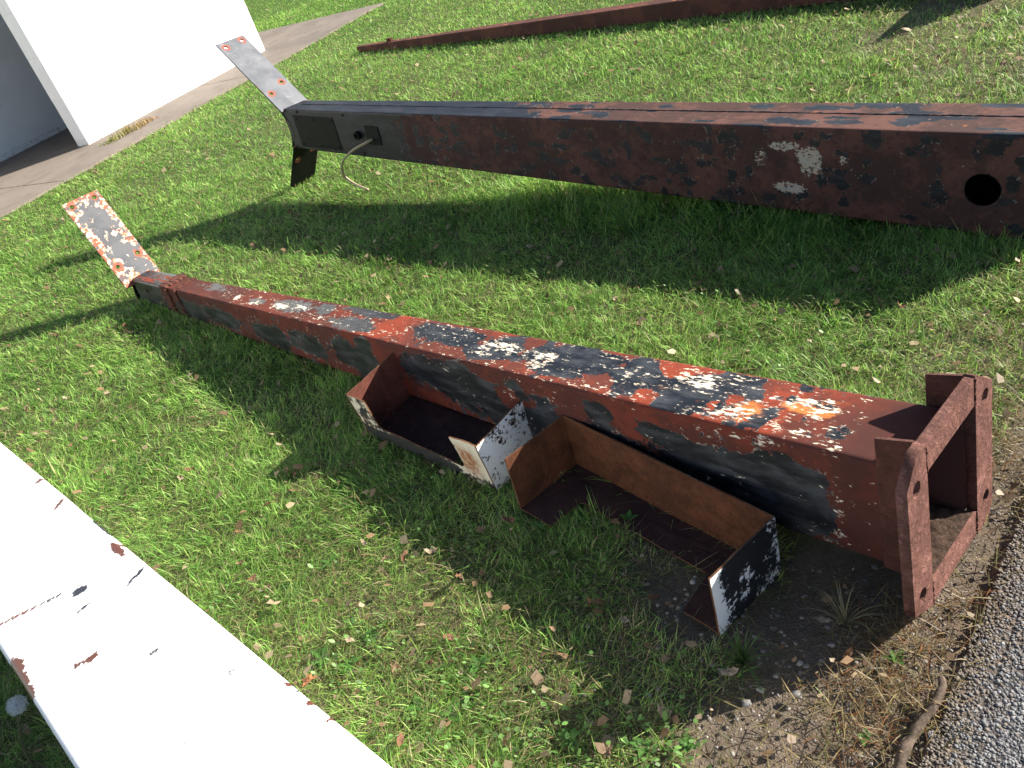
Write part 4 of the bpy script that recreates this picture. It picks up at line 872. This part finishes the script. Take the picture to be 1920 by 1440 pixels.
# crumbs of broken dry leaves caught in the grass
pts = gen_points(); sel = rng.random(len(pts)) < 0.012; x, y = pts[sel, 0], pts[sel, 1]
keep = (~blocked(x, y)) & (as_dist(x, y) > 0.02) & (fbm(x, y, 3.0, 33) + 0.5 * fbm(x, y, 12, 35) > rng.uniform(0.35, 1.0, len(x))); x, y = x[keep], y[keep]; n = len(x)
V = np.zeros((n, 5, 3), np.float32); a0 = rng.uniform(0, 6.28, n); rr = (0.003 + 0.014 * rng.random(n) ** 2.2) * (1 + 0.10 * np.clip(np.hypot(x, y) - 2, 0, 8)); nz = rng.uniform(-0.7, 0.7, (n, 2)); zz = rng.uniform(0.008, 0.030, n)
for i in range(5):
    aa = a0 + i * 1.2566 + rng.uniform(-0.4, 0.4, n); q = rr * rng.uniform(0.45, 1.2, n); dx, dy = np.cos(aa) * q, np.sin(aa) * q * 0.8; V[:, i] = np.stack([x + dx, y + dy, zz + nz[:, 0] * dx + nz[:, 1] * dy + rng.uniform(-0.15, 0.15, n) * rr], 1)
ff = (np.arange(n) * 5)[:, None] + np.arange(5); me = fast_mesh('leaf_crumbs', V.reshape(-1, 3), ff.ravel(), np.full(n, 5), [M_GRASS])
cc = np.where((rng.random(n) < 0.4)[:, None], np.array([0.55, 0.42, 0.27]), np.array([0.36, 0.23, 0.13])) * rng.uniform(0.45, 1.15, (n, 1)); set_col(me, 'gcol', np.repeat(cc, 5, 0)); o = obj('leaf_crumbs', me); o['kind'] = 'stuff'

# straw and dried stems in the dirt strip beside the asphalt
n = 9000; s = rng.uniform(-0.4, 2.6, n); dd = np.abs(rng.normal(0.09, 0.075, n)) + 0.0
p = AS_A + s[:, None] * AS_U + dd[:, None] * AS_N; x, y = p[:, 0], p[:, 1]
hot = np.exp(-((x - 0.50) ** 2 + (y - 0.93) ** 2) / 0.018) + np.exp(-((x - 0.36) ** 2 + (y - 0.83) ** 2) / 0.004) + 0.5 * np.exp(-((x - 0.86) ** 2 + (y - 1.25) ** 2) / 0.03) + 0.25
k_ = (rng.random(n) < hot) & ~blocked(x, y) & (fbm(x, y, 18, 4) > 0.40); x, y = x[k_], y[k_]; n = len(x)
c_ = np.where((rng.random(n) < 0.35)[:, None], np.array([0.27, 0.115, 0.05]), np.array([0.42, 0.31, 0.17])) * rng.uniform(0.4, 1.2, (n, 1))
blades('dry_straw', x, y, rng.uniform(0, 0.012, n), rng.uniform(0.018, 0.06, n), rng.uniform(0.0010, 0.0026, n), rng.uniform(0.7, 1.5, n), rng.uniform(0, 6.28, n), rng.uniform(-0.3, 0.8, n), c_, M_GRASS)

# ------------------------------------------------------------------ stones
def stone_base(seed, sub=1):
    bm = bmesh.new(); bmesh.ops.create_icosphere(bm, subdivisions=sub, radius=1.0); r = np.random.default_rng(seed)
    for v in bm.verts: v.co *= r.uniform(0.6, 1.2)
    for v in bm.verts: v.co.z *= 0.55
    V = np.array([v.co[:] for v in bm.verts]); F = np.array([[q.index for q in f.verts] for f in bm.faces]); bm.free(); return V, F
def stone_mat(name):
    k = NT(name); c = k.attr('gcol', 'Color'); n = k.noise(k.coord(), 180, 4, 0.7)
    return k.bsdf(k.mix(k.mr(n, 0.4, 0.7, 0, 0.45), c, (0.06, 0.055, 0.05)), 0.85, k.bump(n, 0.5, 0.002), 0.25)
M_STONE = stone_mat('loose_stone')
def stones(name, x, y, z, r, cols):
    n = len(x); bases = [stone_base(100 + i) for i in range(5)]; VV, FF, CC = [], [], []; off = 0
    w = rng.integers(0, 5, n)
    for b in range(5):
        V0, F0 = bases[b]; m_ = w == b; k2 = m_.sum()
        if not k2: continue
        a = rng.uniform(0, 6.28, k2); ca, sa = np.cos(a), np.sin(a); sx = rng.uniform(0.8, 1.3, k2)
        px = (V0[None, :, 0] * sx[:, None]); py = V0[None, :, 1].repeat(k2, 0); pz = V0[None, :, 2].repeat(k2, 0)
        X = (px * ca[:, None] - py * sa[:, None]) * r[m_][:, None] + x[m_][:, None]; Y = (px * sa[:, None] + py * ca[:, None]) * r[m_][:, None] + y[m_][:, None]; Z = pz * r[m_][:, None] + z[m_][:, None]
        VV.append(np.stack([X, Y, Z], -1).reshape(-1, 3)); FF.append((F0[None] + (off + np.arange(k2) * len(V0))[:, None, None]).reshape(-1, 3)); CC.append(np.repeat(cols[m_], len(V0), 0)); off += k2 * len(V0)
    V = np.concatenate(VV); F = np.concatenate(FF); me = fast_mesh(name, V, F.ravel(), np.full(len(F), 3), [M_STONE]); set_col(me, 'gcol', np.concatenate(CC)); o = obj(name, me); o['kind'] = 'stuff'; return o
# asphalt aggregate standing proud of the binder
n = 150000; s = rng.uniform(-0.45, 1.9, n); dd = -rng.uniform(0.0, 1.0, n) * 0.8 + 0.012
p = AS_A + s[:, None] * AS_U + dd[:, None] * AS_N; u, v, d = project(p[:, 0], p[:, 1], np.zeros(n)); k_ = (u < 1960) & (v < 1490) & (as_dist(p[:, 0], p[:, 1]) < 0.012); p = p[k_]; n = len(p)
gr = rng.beta(2, 2.6, n)[:, None]
stones('asphalt_aggregate', p[:, 0], p[:, 1], np.where(p @ AS_N - AS_A @ AS_N < -0.045, 0.0103, 0.0082) + rng.uniform(-0.0014, 0.0006, n), 0.0014 + 0.0030 * rng.random(n) ** 1.8, (np.array([0.085, 0.084, 0.087]) * (1 - gr) + np.array([0.25, 0.248, 0.25]) * gr) * np.where((p @ AS_N - AS_A @ AS_N > -0.10 * rng.random(n) ** 1.4)[:, None], np.array([0.85, 0.72, 0.58]), 1.0))
# gravel in the dirt
n = 5200; x = rng.uniform(-0.15, 1.4, n); y = rng.uniform(0.6, 1.75, n); b = bare_f(x, y); k_ = (rng.random(n) < b * 0.9) & ~blocked(x, y) & (as_dist(x, y) > 0); x, y = x[k_], y[k_]; n = len(x)
gr = rng.random(n)[:, None]
stones('dirt_gravel', x, y, rng.uniform(-0.003, 0.001, n), 0.0018 + 0.0048 * rng.random(n) ** 3, np.array([0.13, 0.11, 0.09]) * (1 - gr) + np.array([0.30, 0.27, 0.235]) * gr)
PEB = [(0.294, 0.916, 0.011), (0.651, 0.986, 0.009), (0.239, 0.951, 0.009), (0.206, 0.935, 0.010), (0.398, 0.989, 0.007), (0.328, 0.975, 0.007), (0.557, 1.121, 0.008), (0.454, 0.770, 0.010), (0.22, 1.24, 0.008), (0.17, 1.19, 0.006)]
pm = []
for i in range(3):
    V0, F0 = stone_base(300 + i, 2); me = mesh_from('pebble', V0, F0, [M_STONE], smooth=True); set_col(me, 'gcol', np.full((len(V0), 3), 0.30) * np.array([1.0, 0.95, 0.9]) * (0.8 + 0.2 * i)); pm.append(me)
for i, (px, py, r) in enumerate(PEB):
    o = obj('pebble', pm[i % 3]); o.location = (px, py, r * 0.35); o.scale = (r * 0.9, r * 0.75, r * 0.7); o.rotation_euler = (0, 0, random.uniform(0, 6)); tag(o, 'small pale pebble lying on the bare dirt', 'pebble', 'pale pebbles in the dirt')

# ------------------------------------------------------------------ fallen leaves
def leaf_mesh(seed, kind):
    r = np.random.default_rng(seed); pts = []
    if kind == 'maple':
        for a, rad in ((-90, 0.18), (-60, 0.75), (-42, 0.45), (-22, 0.95), (-5, 0.5), (18, 1.0), (42, 0.55), (65, 1.05), (78, 0.7), (90, 1.2)): pts.append((math.cos(R_(a)) * rad, math.sin(R_(a)) * rad))
        pts += [(-a, b) for a, b in pts[-2:0:-1]]
    else:
        for t in np.linspace(0, 1, 9): pts.append((0.42 * math.sin(math.pi * t ** 0.8) * (1 + 0.25 * r.uniform(-1, 1)), -1 + 2 * t))
        pts += [(-a * r.uniform(0.8, 1.15), b) for a, b in pts[-2:0:-1]]
    P_ = np.array(pts); n = len(P_); rings = [0.0, 0.5, 1.0]; V = [(0, 0, 0)]
    cu1, cu2, tw = r.uniform(0.3, 0.9), r.uniform(-0.4, 0.6), r.uniform(-0.6, 0.6)
    for q in rings[1:]:
        for a in P_:
            X, Y = a * q; Z = cu1 * X * X + cu2 * Y * Y + tw * X * Y + r.uniform(-0.22, 0.22) * q; X *= r.uniform(0.75, 1.1); Y *= r.uniform(0.75, 1.1); V.append((X, Y, Z))
    F = [(0, 1 + i, 1 + (i + 1) % n) for i in range(n)] + [(1 + i, 1 + n + i, 1 + n + (i + 1) % n, 1 + (i + 1) % n) for i in range(n)]
    b0 = len(V); V += [(-0.02, -1 if kind != 'maple' else -0.15, 0.02), (0.02, -1 if kind != 'maple' else -0.15, 0.02), (0.03, -1.5 if kind != 'maple' else -0.8, 0.1)]; F.append((b0, b0 + 1, b0 + 2))
    return V, F
def dry_leaf_mat(name, a, b):
    k = NT(name); co = k.coord(which='Object'); n = k.noise(co, 3.5, 5, 0.7); c = k.mix(k.mr(n, 0.35, 0.7), a, b)
    bs = k.n('ShaderNodeBsdfPrincipled'); k.put(bs.inputs['Base Color'], c); bs.inputs['Roughness'].default_value = 0.75; k.put(bs.inputs['Normal'], k.bump(n, 0.5, 0.1))
    t = k.n('ShaderNodeBsdfTranslucent'); k.put(t.inputs['Color'], c); mx = k.n('ShaderNodeMixShader'); mx.inputs[0].default_value = 0.25
    k.t.links.new(bs.outputs[0], mx.inputs[1]); k.t.links.new(t.outputs[0], mx.inputs[2]); k.t.links.new(mx.outputs[0], k.out.inputs[0]); return k.mat
LM = [dry_leaf_mat('tan_leaf', (0.40, 0.28, 0.17), (0.28, 0.17, 0.095)), dry_leaf_mat('pale_leaf', (0.50, 0.40, 0.28), (0.36, 0.25, 0.16)), dry_leaf_mat('brown_leaf', (0.24, 0.12, 0.06), (0.15, 0.075, 0.04))]
lmesh = []
for i in range(12):
    V, F = leaf_mesh(500 + i, 'maple' if i % 3 == 0 else 'oval'); lmesh.append(mesh_from('fallen_leaf', V, F, [LM[i % 3]], smooth=True))
LEAVES = [(-2.346, 4.323), (-1.964, 3.927), (-1.851, 4.042), (-2.115, 4.432), (-1.466, 3.248), (-1.56, 4.498), (-1.157, 2.986), (-1.717, 3.208), (-1.97, 3.621), (-0.687, 4.606), (-0.824, 4.57), (-1.416, 6.419), (-0.975, 4.764), (-0.738, 3.434), (-0.806, 3.846), (-0.481, 1.919), (-1.062, 2.347), (-1.085, 2.317), (-1.22, 2.363), (-0.77, 2.014), (-0.968, 2.171), (-0.794, 1.71), (-0.748, 1.669), (-0.388, 1.601), (-0.315, 1.575), (-0.489, 1.701), (-0.564, 1.452), (-0.533, 1.39), (-0.436, 1.615), (-0.308, 1.306), (0.057, 1.175), (-0.091, 1.233), (0.001, 1.268), (-0.118, 1.594), (-0.438, 1.281), (-0.297, 1.207), (-0.232, 1.021), (-0.435, 1.094), (1.07, 1.885), (1.218, 1.739), (0.673, 2.433), (0.218, 3.369), (0.393, 3.111), (1.602, 5.437), (1.089, 4.892), (1.71, 4.67), (1.736, 3.732), (2.181, 4.327), (0.274, 5.864), (1.027, 5.146), (-0.342, 4.755), (-0.594, 4.261), (2.314, 3.231), (-0.692, 2.111), (0.056, 0.972), (0.199, 0.992), (0.404, 0.942), (-0.057, 0.925), (-0.195, 1.593)]
lr = np.random.default_rng(77); tries = 0
while len(LEAVES) < 200 and tries < 4000:
    tries += 1; px, py = lr.uniform(-5, 3.2), lr.uniform(0.8, 10) if lr.random() < 0.7 else lr.uniform(1, 4)
    u, v, d = project(np.array([px]), np.array([py]), np.array([0.0])); a = np.array([px]), np.array([py])
    if 0 < u[0] < 1920 and 0 < v[0] < 1440 and d[0] > 0 and not blocked(*a)[0] and as_dist(*a)[0] > 0.1 and vnoise(px, py, 1.3, 3) > lr.uniform(0.2, 0.7): LEAVES.append((px, py))
LLAB = ['dry tan leaf lying in the grass', 'pale curled leaf lying in the grass', 'dark brown leaf lying in the grass']
for i, (px, py) in enumerate(LEAVES):
    j = int(lr.integers(0, 12)); o = obj('fallen_leaf', lmesh[j]); sc_ = lr.uniform(0.010, 0.020) * (1.0 if j % 3 == 0 else 1.15)
    o.location = (px, py, 0.020 + lr.uniform(-0.004, 0.012)); o.rotation_euler = (lr.normal(0, 0.45), lr.normal(0, 0.45), lr.uniform(0, 6.28)); o.scale = (sc_,) * 3
    tag(o, LLAB[j % 3], 'leaf', 'fallen %s leaves in the grass' % ('tan', 'pale', 'dark brown')[j % 3])
V, F = leaf_mesh(801, 'maple'); o = obj('fallen_leaf', mesh_from('fallen_leaf', V, F, [dry_leaf_mat('orange_leaf', (0.55, 0.24, 0.09), (0.40, 0.16, 0.06))], smooth=True)); o.location = (-0.500, 1.055, 0.302); o.scale = (0.021,) * 3; o.rotation_euler = (0.15, 0.35, 2.4)
tag(o, 'orange brown lobed leaf resting on the edge of the white pole', 'leaf')
V, F = leaf_mesh(507, 'maple'); o = obj('fallen_leaf', mesh_from('fallen_leaf', V, F, [LM[1]], smooth=True)); o.location = (-0.623, 2.746, 0.035); o.scale = (0.033,) * 3; o.rotation_euler = (0.5, -0.3, 0.7)
tag(o, 'large pale curled leaf against the side of the red pole', 'leaf')

q_ = c2.matrix_world @ Vector((0.43, 0.125, 0.012)); o = obj('fallen_leaf', lmesh[2]); o.location = q_; o.scale = (0.009,) * 3; o.rotation_euler = (0.2, 0.3, 1.0)
tag(o, 'tiny brown leaf scrap on the floor of the rusty cover', 'leaf')
# ------------------------------------------------------------------ weeds
M_WEED = leaf_material('weed_leaf', 0.3, 0.3, 0.5)
def rosette(seed, nleaf, L, wid, lob=True, rise=0.5, col=(0.06, 0.15, 0.03)):
    r = np.random.default_rng(seed); V, F, C_ = [], [], []
    for i in range(nleaf):
        a = 6.283 * i / nleaf + r.uniform(-0.4, 0.4); l = L * r.uniform(0.6, 1.1); el = rise * r.uniform(0.4, 1.2); ns = 8; b0 = len(V); cc = np.array(col) * r.uniform(0.7, 1.3)
        for k2 in range(ns + 1):
            t = k2 / ns; w = wid * math.sin(math.pi * min(1, 0.12 + 0.86 * t)) ** 0.8 * (1.0 + (0.45 if (k2 % 2 and lob) else -0.2 if lob else 0)) * (1 - 0.2 * t); w = w if k2 < ns else 0.001
            hh = l * (t * math.sin(el) - 0.5 * t * t * math.sin(el)); hr = l * t * math.cos(el * 0.7)
            for s, dz in ((-1, 0.25 * w), (0, 0), (1, 0.25 * w)): V.append((math.cos(a) * hr - math.sin(a) * w * s, math.sin(a) * hr + math.cos(a) * w * s, 0.008 + hh + dz)); C_.append(cc * (0.85 if s else 1.25))
        for k2 in range(ns):
            for s in (0, 1): F.append((b0 + 3 * k2 + s, b0 + 3 * k2 + s + 1, b0 + 3 * k2 + 4 + s, b0 + 3 * k2 + 3 + s))
    return V, F, C_
def weed(px, py, seed, nleaf, L, wid, lob, rise, label, col=(0.07, 0.165, 0.03), group=None):
    V, F, C_ = rosette(seed, nleaf, L, wid, lob, rise, col); root = empty('weed_plant', Matrix.Translation((px, py, 0.0)))
    tag(root, label, 'weed', group)
    nv = len(V) // nleaf; nf = len(F) // nleaf
    for i in range(nleaf):
        me = mesh_from('leaf', V[i * nv:(i + 1) * nv], [tuple(q - i * nv for q in f) for f in F[i * nf:(i + 1) * nf]], [M_WEED], smooth=True); set_col(me, 'gcol', np.array(C_[i * nv:(i + 1) * nv])); obj('leaf', me, root)
GW = 'broadleaf weeds in the lawn'
WL = [(-0.603, 1.381, 7, 0.075, 0.011, True, 0.7, 'leafy green weed beside the middle of the white pole'), (-0.540, 1.335, 6, 0.06, 0.012, False, 0.7, 'small green weed touching the lawn edge of the white pole'), (-0.26, 1.219, 7, 0.06, 0.010, True, 0.6, "lobed weed in sunlit grass below the rusty cover's left end"), (-0.199, 1.91, 6, 0.07, 0.009, False, 1.0, "upright narrow-leaved weed before the white cover's front"), (-0.301, 1.994, 6, 0.075, 0.010, True, 1.1, "upright lobed weed before the white cover's left end"), (0.48, 0.916, 8, 0.042, 0.010, False, 0.6, 'bright green weed in the dry straw just below the base frame'), (0.006, 0.917, 8, 0.05, 0.013, False, 0.5, 'low weed at the bottom, left of the one touching bare dirt'), (0.079, 0.895, 7, 0.05, 0.012, False, 0.6, 'low weed touching the bare dirt at the bottom edge'), (-0.12, 0.98, 7, 0.06, 0.011, False, 0.6, 'low weed in sunlit grass at the bottom centre'), (0.354, 0.799, 6, 0.035, 0.008, True, 0.5, 'small green weed in the dirt left of the stick'), (0.15, 1.474, 6, 0.055, 0.012, False, 1.2, 'green leaf sprout rising in the notch of the rusty cover'), (-0.488, 1.394, 6, 0.06, 0.011, True, 0.5, "lobed weed a hand's width right of the white pole's leafy weed"), (-0.591, 1.691, 5, 0.06, 0.008, True, 0.5, 'small lobed weed in open grass above the white pole'), (-0.33, 1.12, 7, 0.055, 0.011, False, 0.5, "smooth-leaved weed below a lobed one near the white pole's end"), (-0.40, 1.17, 7, 0.05, 0.010, True, 0.5, 'lobed weed between the white pole and the sunlit clover'), (-0.05, 1.55, 5, 0.06, 0.010, False, 0.6, 'small weed at the lower left corner of the rusty cover'), (0.834, 2.179, 6, 0.05, 0.009, True, 0.6, 'small lobed weed in sunlit grass between the two painted poles')]
for i, (px, py, nl, L, wd, lob, rise, lab) in enumerate(WL):
    weed(px, py, 900 + i, nl, L * 0.55, wd * 0.55, lob, rise * 1.25, lab or 'low green broadleaf weed growing in the lawn grass', group=GW)
# small round clover-like leaves woven through the grass
cl = []
for cx, cy2, r, nn in ((-0.52, 1.36, 0.13, 260), (-0.33, 1.14, 0.15, 320), (-0.15, 0.98, 0.13, 260), (0.04, 0.91, 0.09, 200), (-0.30, 1.62, 0.12, 90), (0.02, 1.30, 0.16, 60), (0.80, 2.0, 0.28, 160), (1.05, 1.75, 0.2, 120), (-0.25, 1.95, 0.12, 90), (0.45, 2.3, 0.35, 120), (-0.75, 1.75, 0.2, 90)):
    a = rng.uniform(0, 6.28, nn); q = r * np.sqrt(rng.random(nn)) * rng.uniform(0.6, 1.2, nn); cl.append(np.stack([cx + q * np.cos(a), cy2 + q * np.sin(a)], 1))
cl = np.concatenate(cl); cl = cl[rng.random(len(cl)) < 0.5]; cl = cl[~blocked(cl[:, 0], cl[:, 1])]; n = len(cl); V = np.zeros((n, 6, 3), np.float32); a0 = rng.uniform(0, 6.28, n); rr = rng.uniform(0.0028, 0.0065, n); nz = rng.normal(0, 0.6, (n, 2)); zz = rng.uniform(0.008, 0.030, n)
for i in range(6):
    aa = a0 + i * 1.047; q = rr * (1.25 if i == 0 else 0.9); dx, dy = np.cos(aa) * q, np.sin(aa) * q * rng.uniform(0.6, 1.0); V[:, i] = np.stack([cl[:, 0] + dx, cl[:, 1] + dy, zz + nz[:, 0] * dx + nz[:, 1] * dy], 1)
me = fast_mesh('clover_leaves', V.reshape(-1, 3), np.arange(n * 6), np.full(n, 6), [M_WEED]); set_col(me, 'gcol', np.repeat(np.array([0.13, 0.25, 0.06]) * rng.uniform(0.4, 1.3, (n, 1)), 6, 0)); o = obj('clover_leaves', me); o['kind'] = 'stuff'
# feathery weed and tall coarse grass in the shade of the far pole
weed(0.995, 2.75, 990, 14, 0.13, 0.012, True, 1.1, 'feathery weed in the shade against the round-holed pole', (0.05, 0.12, 0.03))
def tuft(px, py, nb, L, w, label, col=(0.10, 0.19, 0.05), spread=0.7, seed=0):
    root = empty('grass_tuft', Matrix.Translation((px, py, 0))); tag(root, label, 'grass tuft'); r = np.random.default_rng(seed)
    for i in range(nb):
        a = r.uniform(0, 6.28); l = L * r.uniform(0.5, 1.1); th = abs(r.normal(0, spread)); V = []; F = []; cc = np.array(col) * r.uniform(0.7, 1.3); C_ = []; tw = a + 1.57 + r.uniform(-0.6, 0.6)
        for k2 in range(7):
            t = k2 / 6; th2 = th + 0.8 * t * t * th; hr = l * t * math.sin(th2 * 0.8); hz_ = l * t * math.cos(th2 * 0.8); ww = w * (1 - t ** 2) / 2 + 0.0002
            V += [(math.cos(a) * hr - math.cos(tw) * ww, math.sin(a) * hr - math.sin(tw) * ww, hz_), (math.cos(a) * hr + math.cos(tw) * ww, math.sin(a) * hr + math.sin(tw) * ww, hz_)]; C_ += [cc, cc]
        F = [(2 * q, 2 * q + 1, 2 * q + 3, 2 * q + 2) for q in range(6)]
        me = mesh_from('blade', V, F, [M_WEED], smooth=True); set_col(me, 'gcol', np.array(C_)); obj('blade', me, root)
tuft(0.60, 2.93, 16, 0.24, 0.004, 'tall thin grass tuft in the shade in front of the round-holed pole', seed=1)
tuft(0.44, 1.02, 34, 0.11, 0.003, 'dry pale grass tuft beside the lower corner of the base frame', (0.27, 0.24, 0.14), 0.95, 2)
tuft(0.235, 1.015, 60, 0.085, 0.0035, 'dark green grass tuft below the black and white cover end', (0.07, 0.13, 0.035), 0.8, 3)
# yellow grass growing out of the apron joint
def apron_tuft():
    root = empty('grass_tuft', Matrix.Translation(bpt(5.12, -7.42, 0.02))); tag(root, 'yellow green grass strip growing along the foot of the white wall', 'grass tuft'); r = np.random.default_rng(8)
    n = 260; V = []; F = []; C_ = []
    for i in range(n):
        t = r.uniform(-1, 1); q = np.array(bpt(t * 0.32, r.normal(0, 0.05), 0)); l = r.uniform(0.03, 0.10) * (1 - 0.6 * abs(t)); a = r.uniform(0, 6.28); b0 = len(V); f = 0.5 + 0.5 * t; cc = np.array((0.22, 0.25, 0.06)) * (1 - f) + np.array((0.36, 0.21, 0.09)) * f
        V += [(q[0] - 0.006 * math.cos(a), q[1] - 0.006 * math.sin(a), 0), (q[0] + 0.006 * math.cos(a), q[1] + 0.006 * math.sin(a), 0), (q[0] + l * 0.5 * math.sin(a), q[1] - l * 0.5 * math.cos(a), l)]; F.append((b0, b0 + 1, b0 + 2)); C_ += [cc] * 3
    me = mesh_from('blades', V, F, [M_WEED]); set_col(me, 'gcol', np.array(C_)); o = obj('blades', me, root); o['kind'] = 'stuff'
apron_tuft()

# dandelion clock behind the white pole
dn = empty('dandelion', Matrix.Translation((-1.285, 1.36, 0.0))); tag(dn, 'white dandelion seed head in the shade beyond the white pole', 'dandelion')
M_STEM = NT('dandelion_stem').bsdf((0.12, 0.10, 0.05), 0.6)
HD = Vector((0.085, -0.005, 0.205))
st = catmull([Vector((0, 0, 0)), Vector((0.02, 0.0, 0.08)), Vector((0.055, -0.004, 0.15)), HD], 6); obj('stem', tube_mesh('stem', st, [0.0022] * len(st), M_STEM, 7), dn)
V = []; F = []
for i in range(300):
    z_ = 1 - 2 * (i + 0.5) / 300; r_ = math.sqrt(1 - z_ * z_); a = i * 2.39996; d = Vector((r_ * math.cos(a), r_ * math.sin(a), z_)); s = d.orthogonal().normalized(); t = d.cross(s); R0 = 0.0195 * random.uniform(0.72, 1.04); b0 = len(V)
    c0 = HD + d * R0; V += [HD + d * 0.003 + s * 0.0002, HD + d * 0.003 - s * 0.0002, c0]; F.append((b0, b0 + 1, b0 + 2))
    for k2 in range(5):
        an = 6.283 * k2 / 5 + i; e = (s * math.cos(an) + t * math.sin(an)); b1 = len(V); sd_ = d.cross(e) * 0.0005; V += [c0 - sd_, c0 + sd_, c0 + e * random.uniform(0.003, 0.0065) + d * random.uniform(0.0005, 0.004)]; F.append((b1, b1 + 1, b1 + 2))
sh_ = obj('seed_head', mesh_from('seed_head', V, F, [NT('seed_fluff').bsdf((0.78, 0.78, 0.76), 0.8)]), dn); sh_['kind'] = 'stuff'
bmh = bmesh.new(); bmesh.ops.create_icosphere(bmh, subdivisions=2, radius=0.0045); me = bpy.data.meshes.new('seed_core'); bmh.to_mesh(me); bmh.free(); me.materials.append(M_STEM); o = obj('seed_core', me, dn); o.location = HD
# ------------------------------------------------------------------ stick on the asphalt edge
def bark_mat():
    k = NT('bark'); co = k.coord(); n = k.noise(k.coord(scale=(1, 1, 1)), 60, 5, 0.7); n2 = k.noise(co, 14, 3)
    return k.bsdf(k.mix(k.mr(n, 0.35, 0.7), (0.05, 0.036, 0.026), k.mix(n2, (0.17, 0.125, 0.092), (0.10, 0.072, 0.054))), 0.85, k.bump(n, 0.9, 0.003), 0.2)
sp = catmull([Vector((0.33, 0.655, 0.016)), Vector((0.383, 0.737, 0.017)), Vector((0.433, 0.776, 0.018)), Vector((0.484, 0.806, 0.020)), Vector((0.512, 0.829, 0.022)), Vector((0.520, 0.845, 0.024))], 7)
rad = [0.0092 - 0.0028 * i / len(sp) + random.uniform(-0.0014, 0.0014) for i in range(len(sp))]
tag(obj('stick', tube_mesh('stick', sp, rad, bark_mat(), 12)), 'short bent brown stick lying at the edge of the asphalt', 'stick')
